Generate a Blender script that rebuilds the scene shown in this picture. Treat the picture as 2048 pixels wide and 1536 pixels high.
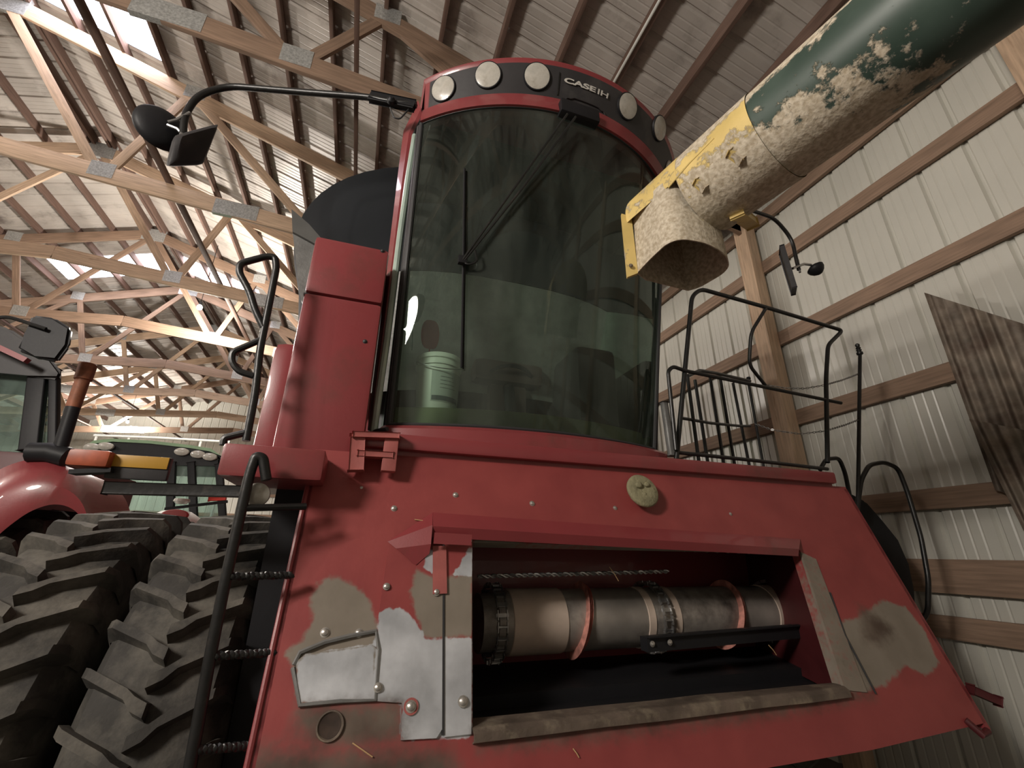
import bpy, bmesh, math, random
from mathutils import Vector, Matrix, noise
random.seed(7)
S = bpy.context.scene
for o in list(bpy.data.objects): bpy.data.objects.remove(o)
C = S.collection
CAMH = 1.65
# ---------------------------------------------------------------- camera
F = 881.0
_up = Vector((1052-1024, -1545-768, F)).normalized()
_y = Vector((705-1024, 1100-768, F)); _y = (_y - _up*_y.dot(_up)).normalized()
_x = _y.cross(_up).normalized()
RM = Matrix((_x, _y, _up))                       # image (right, down, forward) -> world
CAMP = Vector((0, 0, CAMH))
cam_d = bpy.data.cameras.new('camera'); cam = bpy.data.objects.new('camera', cam_d); C.objects.link(cam)
cam_d.sensor_width = 36.0; cam_d.lens = F/2048*36; cam_d.clip_start = 0.02; cam_d.clip_end = 200
m3 = Matrix((RM.col[0], -RM.col[1], -RM.col[2])).transposed()
cam.matrix_world = Matrix.Translation(CAMP) @ m3.to_4x4()
S.camera = cam
# ---------------------------------------------------------------- world, lamps, exposure
W = bpy.data.worlds.new('world'); S.world = W; W.use_nodes = True
W.node_tree.nodes['Background'].inputs[0].default_value = (0.55, 0.62, 0.75, 1)
W.node_tree.nodes['Background'].inputs[1].default_value = 0.25
S.view_settings.view_transform = 'Standard'; S.view_settings.look = 'None'
S.view_settings.gamma = 1; S.view_settings.use_curve_mapping = False
S.view_settings.exposure = 0.5
LAMPS = [(-3.5, 9.3, 6.15, 400), (-8.7, 20.0, 6.1, 520), (-12.0, 11.0, 5.6, 450), (-3.3, -0.95, 4.0, 430), (-8.6, 4.0, 6.1, 300), (-9.5, -4.0, 6.0, 330)]
LCOL = (1.0, 0.92, 0.83)

def ray(px, py): return RM @ Vector((px-1024, py-768, F))
def PY(px, py, Y):
    v = ray(px, py); return CAMP + v*(Y/v.y)
def PX(px, py, X):
    v = ray(px, py); return CAMP + v*(X/v.x)
def PF(px, py, off=0.0):                          # point on the sloped front face of the combine
    v = ray(px, py); t = (1.70-0.33*0.335-off)/(v.y-0.33*v.z); return CAMP + v*t
def toF(X, Z, off=0.0): return Vector((X, 1.70+0.33*(Z-CAMH-0.335)-off, Z))

# ---------------------------------------------------------------- materials
def nmat(name):
    m = bpy.data.materials.new(name); m.use_nodes = True
    nt = m.node_tree; return m, nt, nt.nodes['Principled BSDF']
def N(nt, t, **k):
    n = nt.nodes.new(t)
    for a, b in k.items():
        if a in n.inputs: n.inputs[a].default_value = b
        else: setattr(n, a, b)
    return n
def mat(name, col, rough=0.5, metal=0.0, var=0.12, scale=6.0, bump=0.0, bscale=60.0, dirt=None, dirt_amt=0.5, dirt_scale=3.0, stretch=(1,1,1), coat=0.0, spec=0.5):
    m, nt, b = nmat(name); L = nt.links
    tc = N(nt, 'ShaderNodeTexCoord'); mp = N(nt, 'ShaderNodeMapping'); mp.inputs['Scale'].default_value = stretch
    L.new(tc.outputs['Object'], mp.inputs[0])
    nz = N(nt, 'ShaderNodeTexNoise'); nz.inputs['Scale'].default_value = scale; nz.inputs['Detail'].default_value = 5
    L.new(mp.outputs[0], nz.inputs['Vector'])
    r = N(nt, 'ShaderNodeValToRGB'); e = r.color_ramp.elements
    e[0].position = 0.3; e[1].position = 0.7
    e[0].color = tuple(c*(1-var) for c in col)+(1,); e[1].color = tuple(min(1, c*(1+var)) for c in col)+(1,)
    L.new(nz.outputs[0], r.inputs[0]); out = r.outputs[0]
    if dirt:
        n2 = N(nt, 'ShaderNodeTexNoise'); n2.inputs['Scale'].default_value = dirt_scale; n2.inputs['Detail'].default_value = 8; n2.inputs['Roughness'].default_value = 0.65
        L.new(mp.outputs[0], n2.inputs['Vector'])
        r2 = N(nt, 'ShaderNodeValToRGB'); r2.color_ramp.elements[0].position = 0.62-0.3*dirt_amt; r2.color_ramp.elements[1].position = 0.72
        L.new(n2.outputs[0], r2.inputs[0])
        mx = N(nt, 'ShaderNodeMix', data_type='RGBA'); L.new(r2.outputs[0], mx.inputs[0]); L.new(out, mx.inputs[6]); mx.inputs[7].default_value = dirt+(1,)
        out = mx.outputs[2]
    L.new(out, b.inputs['Base Color'])
    b.inputs['Roughness'].default_value = rough; b.inputs['Metallic'].default_value = metal
    b.inputs['Coat Weight'].default_value = coat; b.inputs['Specular IOR Level'].default_value = spec
    if bump:
        n3 = N(nt, 'ShaderNodeTexNoise'); n3.inputs['Scale'].default_value = bscale; n3.inputs['Detail'].default_value = 6
        L.new(mp.outputs[0], n3.inputs['Vector'])
        bp = N(nt, 'ShaderNodeBump'); bp.inputs['Strength'].default_value = bump; bp.inputs['Distance'].default_value = 0.01
        L.new(n3.outputs[0], bp.inputs['Height']); L.new(bp.outputs[0], b.inputs['Normal'])
    return m
def emis(name, col, s):
    m, nt, b = nmat(name); b.inputs['Base Color'].default_value = col+(1,)
    b.inputs['Emission Color'].default_value = col+(1,); b.inputs['Emission Strength'].default_value = s
    return m
def glass(name, tint, trans=0.5, rough=0.02, haze=0.05, hcol=(0.5, 0.55, 0.5)):
    m = bpy.data.materials.new(name); m.use_nodes = True; nt = m.node_tree; nt.nodes.clear(); L = nt.links
    o = N(nt, 'ShaderNodeOutputMaterial'); t = N(nt, 'ShaderNodeBsdfTransparent'); t.inputs[0].default_value = tuple(c*trans for c in tint)+(1,)
    g = N(nt, 'ShaderNodeBsdfGlossy'); g.inputs[0].default_value = (0.85, 0.95, 0.88, 1); g.inputs['Roughness'].default_value = rough
    fr = N(nt, 'ShaderNodeFresnel'); fr.inputs[0].default_value = 1.45
    dn = N(nt, 'ShaderNodeBsdfDiffuse'); dn.inputs[0].default_value = hcol+(1,)
    tc = N(nt, 'ShaderNodeTexCoord'); nz = N(nt, 'ShaderNodeTexNoise'); nz.inputs['Scale'].default_value = 2.5; nz.inputs['Detail'].default_value = 6
    mpp = N(nt, 'ShaderNodeMapping'); mpp.inputs['Scale'].default_value = (3.0, 3.0, .45); L.new(tc.outputs['Object'], mpp.inputs[0]); L.new(mpp.outputs[0], nz.inputs['Vector'])  # vertical streaks painted into the haze imitate soft glare on the glass
    mr = N(nt, 'ShaderNodeMapRange'); mr.inputs[1].default_value = 0.35; mr.inputs[2].default_value = 0.75; mr.inputs[3].default_value = haze*0.3; mr.inputs[4].default_value = haze*1.6
    L.new(nz.outputs[0], mr.inputs[0])
    m1 = N(nt, 'ShaderNodeMixShader'); L.new(mr.outputs[0], m1.inputs[0]); L.new(t.outputs[0], m1.inputs[1]); L.new(dn.outputs[0], m1.inputs[2])
    m2 = N(nt, 'ShaderNodeMixShader'); L.new(fr.outputs[0], m2.inputs[0]); L.new(m1.outputs[0], m2.inputs[1]); L.new(g.outputs[0], m2.inputs[2])
    L.new(m2.outputs[0], o.inputs[0]); return m

def worn(name):
    """red paint worn to primer / bare metal / rust where the vertex mask says (R metal, G primer, B rust)"""
    m, nt, b = nmat(name); L = nt.links
    at = N(nt, 'ShaderNodeVertexColor', layer_name='wear'); sp = N(nt, 'ShaderNodeSeparateColor'); L.new(at.outputs[0], sp.inputs[0])
    tc = N(nt, 'ShaderNodeTexCoord')
    nz = N(nt, 'ShaderNodeTexNoise'); nz.inputs['Scale'].default_value = 45; nz.inputs['Detail'].default_value = 8; L.new(tc.outputs['Object'], nz.inputs['Vector'])
    nb = N(nt, 'ShaderNodeTexNoise'); nb.inputs['Scale'].default_value = 7; nb.inputs['Detail'].default_value = 6; L.new(tc.outputs['Object'], nb.inputs['Vector'])
    def var(c1, c2, n):
        r = N(nt, 'ShaderNodeValToRGB'); r.color_ramp.elements[0].position = 0.35; r.color_ramp.elements[1].position = 0.65
        r.color_ramp.elements[0].color = c1+(1,); r.color_ramp.elements[1].color = c2+(1,); L.new(n.outputs[0], r.inputs[0]); return r.outputs[0]
    def mask(sock, soft):
        a = N(nt, 'ShaderNodeMath', operation='ADD'); L.new(sock, a.inputs[0])
        s = N(nt, 'ShaderNodeMath', operation='MULTIPLY_ADD'); L.new(nz.outputs[0], s.inputs[0]); s.inputs[1].default_value = 0.5; s.inputs[2].default_value = -0.25
        L.new(s.outputs[0], a.inputs[1])
        r = N(nt, 'ShaderNodeMapRange', interpolation_type='SMOOTHSTEP'); r.inputs[1].default_value = 0.5-soft; r.inputs[2].default_value = 0.5+soft
        L.new(a.outputs[0], r.inputs[0]); return r.outputs[0]
    def mix(f, a, c):
        x = N(nt, 'ShaderNodeMix', data_type='RGBA'); L.new(f, x.inputs[0])
        if isinstance(a, tuple): x.inputs[6].default_value = a
        else: L.new(a, x.inputs[6])
        if isinstance(c, tuple): x.inputs[7].default_value = c
        else: L.new(c, x.inputs[7])
        return x.outputs[2]
    mg = mask(sp.outputs[1], 0.14); mm = mask(sp.outputs[0], 0.08); mr = mask(sp.outputs[2], 0.35)
    col = mix(mg, var((0.26, 0.048, 0.048), (0.31, 0.060, 0.058), nb), var((0.21, 0.18, 0.145), (0.26, 0.225, 0.185), nb))
    col = mix(mm, col, var((0.44, 0.46, 0.49), (0.76, 0.79, 0.84), nb))
    col = mix(mr, col, var((0.07, 0.045, 0.033), (0.15, 0.115, 0.09), nb))
    L.new(col, b.inputs['Base Color'])
    me = N(nt, 'ShaderNodeMath', operation='MULTIPLY'); L.new(mm, me.inputs[0]); me.inputs[1].default_value = 0.45
    L.new(me.outputs[0], b.inputs['Metallic'])
    rg = N(nt, 'ShaderNodeMapRange'); L.new(mr, rg.inputs[0]); rg.inputs[3].default_value = 0.46; rg.inputs[4].default_value = 0.7; L.new(rg.outputs[0], b.inputs['Roughness'])
    bp = N(nt, 'ShaderNodeBump'); bp.inputs['Strength'].default_value = 0.12; bp.inputs['Distance'].default_value = 0.004
    L.new(nz.outputs[0], bp.inputs['Height']); L.new(bp.outputs[0], b.inputs['Normal'])
    return m

RED = (0.25, 0.043, 0.048)
M = dict(
 red=mat('red_paint', RED, 0.36, var=0.08, scale=3, bump=0.03, bscale=150, coat=0.25, dirt=(0.17, 0.05, 0.045), dirt_amt=0.25, dirt_scale=2.2),
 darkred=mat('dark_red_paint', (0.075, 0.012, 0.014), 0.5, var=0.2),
 worn=worn('worn_red_paint'),
 black=mat('black_plastic', (0.014, 0.014, 0.016), 0.5, bump=0.05, spec=0.25),
 charcoal=mat('charcoal_housing', (0.040, 0.038, 0.040), 0.45, bump=0.03, spec=0.3, dirt=(0.075, 0.07, 0.068), dirt_amt=0.2),
 tube=mat('black_painted_tube', (0.011, 0.011, 0.011), 0.38, var=0.25, scale=30, bump=0.08, dirt=(0.04, 0.034, 0.03), dirt_amt=0.1, dirt_scale=20),
 rubber=mat('tire_rubber', (0.045, 0.042, 0.038), 0.75, var=0.25, scale=8, bump=0.15, bscale=90, dirt=(0.17, 0.155, 0.13), dirt_amt=0.62, dirt_scale=5, spec=0.3),
 steel=mat('bare_steel', (0.42, 0.42, 0.42), 0.38, 0.9, var=0.2, scale=20),
 bolt=mat('zinc_bolt', (0.55, 0.53, 0.50), 0.35, 0.8),
 drum=mat('worn_steel_drum', (0.34, 0.31, 0.28), 0.40, 0.35, var=0.3, scale=5, dirt=(0.07, 0.06, 0.055), dirt_amt=0.4, dirt_scale=4),
 dusty=mat('dusty_drum', (0.60, 0.49, 0.41), 0.6, 0.1, var=0.2),
 flight=mat('worn_pink_flight', (0.62, 0.27, 0.22), 0.5, 0.2, var=0.5, scale=25),
 bracket=mat('faded_red_bracket', (0.36, 0.10, 0.09), 0.6, var=0.15, scale=12, bump=0.1),
 rust=mat('rusty_ledge', (0.16, 0.125, 0.10), 0.5, 0.35, var=0.35, scale=9, bump=0.3, bscale=40, dirt=(0.32, 0.27, 0.20), dirt_amt=0.35, dirt_scale=14),
 olive=mat('dusty_olive_disc', (0.27, 0.25, 0.15), 0.85, var=0.25, scale=20, bump=0.6, bscale=50),
 sheet=mat('off_white_steel_siding', (0.60, 0.59, 0.53), 0.33, var=0.06, scale=1.2, spec=0.6, bump=0.04, bscale=9),
 roof=mat('grey_steel_roofing', (0.50, 0.46, 0.42), 0.42, var=0.16, scale=1.5, dirt=(0.22, 0.19, 0.17), dirt_amt=0.3, dirt_scale=2),
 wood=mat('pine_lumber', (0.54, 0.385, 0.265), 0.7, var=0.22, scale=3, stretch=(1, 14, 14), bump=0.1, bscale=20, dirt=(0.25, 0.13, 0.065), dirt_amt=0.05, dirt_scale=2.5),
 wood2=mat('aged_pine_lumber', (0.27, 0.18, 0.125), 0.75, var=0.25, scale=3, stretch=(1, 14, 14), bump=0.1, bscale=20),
 purlin=mat('brown_purlin_lumber', (0.15, 0.092, 0.07), 0.8, var=0.25, scale=3, stretch=(1, 14, 14)),
 plate=mat('galvanized_nail_plate', (0.50, 0.51, 0.50), 0.4, 0.5, var=0.3, scale=60),
 rustsheet=mat('rusty_corrugated_steel', (0.23, 0.19, 0.15), 0.6, 0.2, var=0.4, scale=7, dirt=(0.09, 0.05, 0.035), dirt_amt=0.5, dirt_scale=4),
 floor=mat('dusty_concrete', (0.10, 0.09, 0.075), 0.9, var=0.3, scale=2, bump=0.2),
 white=mat('white_paint', (0.75, 0.76, 0.72), 0.5, var=0.06),
 cream=mat('cream_plastic_bucket', (0.80, 0.84, 0.76), 0.45, var=0.05),
 label=mat('faded_paper_label', (0.50, 0.55, 0.50), 0.6, var=0.08, scale=9),
 ink=mat('grey_ink', (0.10, 0.12, 0.12), 0.6),
 green=mat('dark_green_paint', (0.025, 0.075, 0.04), 0.35, coat=0.3, var=0.15),
 greentrim=mat('pale_green_trim', (0.22, 0.36, 0.20), 0.4),
 yellow=mat('yellow_reflector', (0.45, 0.25, 0.03), 0.4, var=0.08),
 amber=mat('rusty_amber_lamp', (0.32, 0.07, 0.03), 0.45, var=0.45, scale=18),
 lens=mat('frosted_lamp_lens', (0.52, 0.50, 0.45), 0.22, 0.0, var=0.18, scale=22, dirt=(0.36, 0.33, 0.28), dirt_amt=0.3, dirt_scale=12, coat=0.6),
 letters=mat('pale_lettering', (0.60, 0.58, 0.54), 0.5),
 tank=mat('dark_tank_extension', (0.016, 0.018, 0.021), 0.85, var=0.2, scale=2, spec=0.15),
 galv=mat('dull_galvanized_tank', (0.20, 0.20, 0.195), 0.5, 0.3, var=0.2, scale=10, bump=0.2),
 galvd=mat('weathered_grey_sheet', (0.10, 0.10, 0.095), 0.6, var=0.15),
 seal=mat('rubber_seal', (0.03, 0.03, 0.032), 0.5),
 seat=mat('brown_seat_fabric', (0.07, 0.045, 0.04), 0.9),
 cabin=mat('grey_cab_trim', (0.035, 0.038, 0.034), 0.8),
 mat=mat('olive_floor_mat', (0.17, 0.20, 0.11), 0.8, var=0.3, scale=5),
 straw=mat('pale_straw', (0.55, 0.36, 0.18), 0.7),
 orangered=mat('bright_red_cap', (0.75, 0.05, 0.03), 0.5),
 exhaust=mat('rusty_exhaust', (0.28, 0.10, 0.05), 0.6, 0.2, var=0.4, scale=14, dirt=(0.12, 0.05, 0.03), dirt_amt=0.5, dirt_scale=9),
 glassw=glass('windshield_glass', (0.80, 0.94, 0.84), 0.80, 0.02, 0.07, (0.45, 0.52, 0.45)),
 glasst=glass('tractor_glass', (0.75, 0.90, 0.86), 0.85, 0.03, 0.22, (0.45, 0.55, 0.5)),
 bulb=emis('lit_bulb', (1.0, 0.93, 0.80), 60),
 sky=emis('daylit_panel', (0.93, 0.90, 1.0), 9.0),
)

# ---------------------------------------------------------------- mesh helpers
def finish(bm, name, m, parent=None, smooth=True, ang=35, mats=None, keep=False):
    bmesh.ops.remove_doubles(bm, verts=bm.verts, dist=1e-5)
    c = Vector((0, 0, 0))
    if len(bm.verts) and not keep:
        xs = [v.co for v in bm.verts]
        c = Vector([(min(p[i] for p in xs)+max(p[i] for p in xs))/2 for i in range(3)])
        if parent is None: c.z = min(p.z for p in xs)
        for v in bm.verts: v.co -= c
    me = bpy.data.meshes.new(name); bm.normal_update()
    bmesh.ops.recalc_face_normals(bm, faces=bm.faces)
    bm.to_mesh(me); bm.free()
    for q in (mats or [m]): me.materials.append(q)
    if smooth:
        me.polygons.foreach_set('use_smooth', [True]*len(me.polygons))
        me.set_sharp_from_angle(angle=math.radians(ang))
    o = bpy.data.objects.new(name, me); C.objects.link(o)
    o.location = c
    if parent:
        o.parent = parent
        o.location = c - wloc(parent)
    return o
def wloc(o):
    l = o.location.copy(); p = o.parent
    while p: l += p.location; p = p.parent
    return l
def tag(o, label, cat, group=None):
    o['label'] = label; o['category'] = cat
    if group: o['group'] = group
    return o
def thing(name, loc, label, cat, group=None):
    o = bpy.data.objects.new(name, None); C.objects.link(o); o.location = Vector(loc); o.empty_display_size = 0.1
    return tag(o, label, cat, group)
def struct(o): o['kind'] = 'structure'; return o

def NB(): return bmesh.new()
def box(bm, lo, hi, bev=0.0):
    r = bmesh.ops.create_cube(bm, size=1)
    lo, hi = Vector(lo), Vector(hi)
    for v in r['verts']:
        v.co = Vector([(lo[i]+hi[i])/2 + v.co[i]*(hi[i]-lo[i]) for i in range(3)])
    if bev:
        es = list({e for v in r['verts'] for e in v.link_edges})
        bmesh.ops.bevel(bm, geom=es, offset=bev, segments=2, affect='EDGES', profile=0.6)
def obox(bm, c, ax, ay, az, sx, sy, sz, bev=0.0):
    """box centred c with axes"""
    r = bmesh.ops.create_cube(bm, size=1)
    for v in r['verts']:
        v.co = Vector(c) + ax*(v.co.x*sx) + ay*(v.co.y*sy) + az*(v.co.z*sz)
    if bev:
        es = list({e for v in r['verts'] for e in v.link_edges})
        bmesh.ops.bevel(bm, geom=es, offset=bev, segments=2, affect='EDGES', profile=0.6)
def frame(d, up=Vector((0, 0, 1))):
    d = d.normalized()
    if abs(d.dot(up)) > 0.99: up = Vector((1, 0, 0))
    s = d.cross(up).normalized(); u = s.cross(d).normalized(); return d, s, u
def bar(bm, p0, p1, w, h, up=Vector((0, 0, 1)), bev=0.0):
    p0, p1 = Vector(p0), Vector(p1); d, s, u = frame(p1-p0, up)
    obox(bm, (p0+p1)/2, d, s, u, (p1-p0).length, w, h, bev)
def smoothpath(pts, r=0.05, n=5):
    """round the corners of a polyline"""
    pts = [Vector(p) for p in pts]; out = [pts[0]]
    for i in range(1, len(pts)-1):
        a, b, c = pts[i-1], pts[i], pts[i+1]
        d1 = (a-b); d2 = (c-b); rr = min(r, d1.length*0.45, d2.length*0.45)
        p, q = b+d1.normalized()*rr, b+d2.normalized()*rr
        for k in range(n+1):
            t = k/n; out.append(p*(1-t)**2 + b*2*t*(1-t) + q*t*t)
    out.append(pts[-1]); return out
def tube(bm, pts, r, n=10, caps=True, rfun=None):
    pts = [Vector(p) for p in pts]; rings = []; u = None
    for i, p in enumerate(pts):
        d = (pts[min(i+1, len(pts)-1)] - pts[max(i-1, 0)]).normalized()
        if u is None: _, s, u = frame(d)
        else:
            u = (u - d*u.dot(d)).normalized(); s = d.cross(u).normalized()
        rr = rfun(i/(len(pts)-1)) if rfun else r
        rings.append([bm.verts.new(p + s*(rr*math.cos(a)) + u*(rr*math.sin(a))) for a in [2*math.pi*k/n for k in range(n)]])
    for a, b in zip(rings, rings[1:]):
        for k in range(n): bm.faces.new((a[k], a[(k+1) % n], b[(k+1) % n], b[k]))
    if caps: bm.faces.new(rings[0][::-1]); bm.faces.new(rings[-1])
def lathe(bm, o, d, prof, n=32, up=Vector((0, 0, 1)), cap=False):
    """prof: (axial, radius) list about axis d from o"""
    d, s, u = frame(Vector(d), up); rings = []
    for (t, r) in prof:
        if r < 1e-6: rings.append([bm.verts.new(Vector(o)+d*t)])
        else: rings.append([bm.verts.new(Vector(o)+d*t+s*(r*math.cos(a))+u*(r*math.sin(a))) for a in [2*math.pi*k/n for k in range(n)]])
    for a, b in zip(rings, rings[1:]):
        for k in range(n):
            k2 = (k+1) % n
            f = [a[k % len(a)], a[k2 % len(a)], b[k2 % len(b)], b[k % len(b)]]
            g = []
            for v in f:
                if v not in g: g.append(v)
            if len(g) > 2: bm.faces.new(g)
    if cap:
        for r in (rings[0], rings[-1]):
            if len(r) > 2: bm.faces.new(r)
def loft(bm, rows, closed=False):
    vs = [[bm.verts.new(p) for p in r] for r in rows]
    for a, b in zip(vs, vs[1:]):
        n = len(a)
        for k in range(n if closed else n-1): bm.faces.new((a[k], a[(k+1) % n], b[(k+1) % n], b[k]))
    return vs
def prism(bm, poly, ext):
    poly = [Vector(p) for p in poly]; ext = Vector(ext)
    a = [bm.verts.new(p) for p in poly]; b = [bm.verts.new(p+ext) for p in poly]
    bm.faces.new(a[::-1]); bm.faces.new(b); n = len(a)
    for k in range(n): bm.faces.new((a[k], a[(k+1) % n], b[(k+1) % n], b[k]))
def beam(name, p0, p1, w, h, m, parent=None, up=Vector((0, 0, 1))):
    """lumber whose own x axis runs along the grain"""
    p0, p1 = Vector(p0), Vector(p1); d, s, u = frame(p1-p0, up); L = (p1-p0).length
    bm = NB(); box(bm, (-L/2, -w/2, -h/2), (L/2, w/2, h/2), min(w, h)*0.06)
    o = finish(bm, name, m, None, keep=True)
    rot = Matrix((d, -s, u)).transposed()
    o.rotation_mode = 'QUATERNION'; o.rotation_quaternion = rot.to_quaternion()
    o.location = (p0+p1)/2
    if parent: o.parent = parent; o.location = (p0+p1)/2 - wloc(parent)
    return o
def ribrow(y0, y1, pitch=0.32):
    """(coordinate, depth) of a ribbed steel sheet"""
    out = []; y = y0
    pr = [(0, 0), (0.055, 0), (0.065, .004), (0.075, 0), (0.125, 0), (0.135, .004), (0.145, 0), (0.195, 0), (0.205, .004), (0.215, 0), (0.262, 0), (0.276, .022), (0.296, .022), (0.310, 0)]
    while y < y1:
        for a, b in pr: out.append((y+a*pitch/0.32, b))
        y += pitch
    return out

# ================================================================ BARN
XW = 4.15; XR = -5.24; ZR = 8.69; SL = 0.333; XL = 2*XR-XW
Y0, Y1 = -9.0, 22.9
def roofz(x): return ZR - SL*abs(x-XR)
bm = NB(); box(bm, (XL-0.1, Y0-0.1, -0.2), (XW+0.1, Y1+0.1, 0.0)); struct(finish(bm, 'floor', M['floor']))
# side walls with ribs
def wall_x(name, X, out, z1):
    bm = NB(); rr = ribrow(Y0, Y1, 0.313)
    rows = [[Vector((X+out*dp, y, z)) for y, dp in rr] for z in (0, z1)]
    loft(bm, rows); bmesh.ops.solidify(bm, geom=bm.faces[:], thickness=0.002)
    return struct(finish(bm, name, M['sheet'], smooth=False))
wall_x('wall_right', XW, 1, roofz(XW)+0.06); wall_x('wall_left', XL, -1, roofz(XL)+0.06)
def wall_y(name, Y, out):
    bm = NB(); rr = ribrow(XL, XW, 0.313)
    rows = [[Vector((min(x, XW+.02), Y+out*dp, 0)) for x, dp in rr], [Vector((min(x, XW+.02), Y+out*dp, roofz(min(x, XW))+.02)) for x, dp in rr]]
    loft(bm, rows); bmesh.ops.solidify(bm, geom=bm.faces[:], thickness=0.002)
    return struct(finish(bm, name, M['sheet'], smooth=False))
wall_y('wall_end', Y1, 1); wall_y('wall_behind', Y0, -1)
# roof slopes, with openings for the translucent panels
SKY = [('window_1', 4.62, 5.60, -5.05, -3.36), ('window_2', 11.6, 12.5, -5.05, -3.2), ('window_3', 11.6, 12.5, -7.6, -5.45)]
def roof(name, xa, xb, sky):
    bm = NB()
    segs = []; ys = Y0
    for (n_, a, b, x0, x1) in sorted(sky, key=lambda s: s[1]):
        segs.append((ys, a, xa, xb)); segs.append((a, b, xa, min(x0, x1)) if xa < x0 else None); segs.append((a, b, max(x0, x1), xb)); ys = b
    segs.append((ys, Y1, xa, xb))
    for s in segs:
        if not s or s[3]-s[2] < 0.02: continue
        a, b, x0, x1 = s
        rr = [(min(max(y, a), b), dp if a <= y <= b else 0) for y, dp in ribrow(Y0, Y1) if a-0.05 <= y <= b+0.05]
        if not rr: continue
        rr = [(a, 0)]+rr+[(b, 0)]
        loft(bm, [[Vector((x, y, roofz(x)+dp)) for y, dp in rr] for x in (x0, x1)])
    bmesh.ops.solidify(bm, geom=bm.faces[:], thickness=-0.002)
    return struct(finish(bm, name, M['roof'], smooth=False))
roof('ceiling', XR, XW+0.3, [s for s in SKY if s[3] > XR])
roof('ceiling', XL-0.3, XR, [s for s in SKY if s[3] < XR])
for (n_, a, b, x0, x1) in SKY:
    bm = NB(); loft(bm, [[Vector((x, y, roofz(x)+0.012)) for y in (a, b)] for x in (x0, x1)])
    bmesh.ops.solidify(bm, geom=bm.faces[:], thickness=0.003)
    struct(finish(bm, n_, M['sky'], smooth=False))
# lumber trim at ridge
struct(beam('trim_1', (XR-0.12, Y0, ZR-0.13), (XR-0.12, Y1, ZR-0.13), 0.05, 0.16, M['purlin']))
struct(beam('trim_2', (XR+0.12, Y0, ZR-0.13), (XR+0.12, Y1, ZR-0.13), 0.05, 0.16, M['purlin']))
ordn = ['first', 'second', 'third', 'fourth', 'fifth', 'sixth', 'seventh', 'eighth', 'ninth', 'tenth', 'eleventh', 'twelfth', 'thirteenth', 'fourteenth', 'fifteenth', 'sixteenth', 'seventeenth']
# purlins
k = 0; x = 0.217+0.585*6 - 0.0
xs = sorted([0.217+0.585*i for i in range(-9, 7)])
for i, x in enumerate(xs):
    for s in (1, -1):
        xx = x if s > 0 else 2*XR-x
        o = beam('roof_purlin', (xx, Y0, roofz(xx)-0.078), (xx, Y1, roofz(xx)-0.078), 0.042, 0.145, M['purlin'])
        tag(o, 'dark brown roof purlin under the grey roofing, %s board %s of the ridge' % (ordn[i], 'right' if s > 0 else 'left'), 'beam', 'roof purlins')
bm = NB(); tube(bm, [(1.93, Y0, roofz(1.93)-0.17), (1.93, 10, roofz(1.93)-0.17)], 0.014, 8)
tag(finish(bm, 'white_conduit', M['white']), 'thin white conduit running along a purlin above the cab roof', 'pipe')
# posts and girts on the right wall
PYS = [0.80+2.42*i for i in range(-4, 10)]
for i, y in enumerate(PYS):
    if y > Y1-0.3: break
    tb = XW-0.05
    o = beam('wall_post', (tb-0.085, y, 0), (tb-0.085, y, roofz(tb)-0.12), 0.15, 0.17, M['wood'], up=Vector((0, 1, 0)))
    tag(o, 'pine post on the right wall%s' % (', standing behind the railing and the round mirror' if i == 5 else ', at the top right corner beside the auger' if i == 4 else ', %s one beyond the post behind the railing' % ordn[i-6] if i > 5 else ' out of view, %s from the rear wall' % ordn[i]), 'post', 'posts of the right wall')
    if y < Y1:
        o = beam('wall_post', (XL+0.14, y, 0), (XL+0.14, y, roofz(tb)-0.12), 0.15, 0.17, M['wood'], up=Vector((0, 1, 0)))
        tag(o, 'pine post on the far left wall, %s from the wall behind the camera' % ordn[i], 'post', 'posts of the left wall')
GZ = [(1.18, .15), (1.52, .23), (2.06, .15), (2.955, .15), (3.84, .15), (4.76, .15), (5.38, .15)]
gl = ['lowest', 'second lowest', 'third lowest', 'fourth lowest', 'third highest', 'second highest', 'topmost']
for j, (z, hh) in enumerate(GZ):
    o = beam('wall_girt', (XW-0.04, Y0, z), (XW-0.04, Y1, z), 0.042, hh, M['wood2'])
    tag(o, 'brown horizontal girt on the right wall, %s of them' % gl[j], 'beam', 'girts of the right wall')
for j, z in enumerate((1.2, 2.1, 3.0, 3.9, 4.8)):
    o = beam('wall_girt', (XL+.1, Y1-0.05, z), (XW-.1, Y1-0.05, z), 0.042, 0.14, M['wood2'])
    tag(o, 'brown horizontal girt on the far end wall, %s from the ground' % ordn[j], 'beam', 'girts of the end wall')
# trusses
TY = [0.77+2.44*i for i in range(-3, 9)]
HB = CAMH+4.62
def chz(x): return HB - 0.083*abs(x-XR)
WEB = [('t', 0.0, 'b', 1.62), ('b', 1.74, 't', 2.25), ('t', 2.38, 'b', 4.12), ('b', 4.27, 't', 4.85), ('t', 4.97, 'b', 6.5), ('b', 6.62, 't', 7.2), ('t', 7.3, 'b', 8.4)]
tl = {3: 'nearest roof truss, passing above the cab and the auger', 4: 'brown roof truss crossing above the mirror arm with a nail plate at the bright panel',
      5: 'sunlit roof truss with a square nail plate left of the rectangular mirror', 6: 'roof truss crossing just under the pair of bright roof panels',
      7: 'brown roof truss behind the lit bulb', 8: 'brown roof truss beyond the bulb, above the exhaust pipe', 9: 'pale orange roof truss level with the rusty exhaust tip',
      10: 'second last roof truss before the end wall', 11: 'last roof truss, against the far end wall', 0: 'roof truss nearest the wall behind', 1: 'second roof truss from the wall behind', 2: 'third roof truss from the wall behind'}
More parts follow.
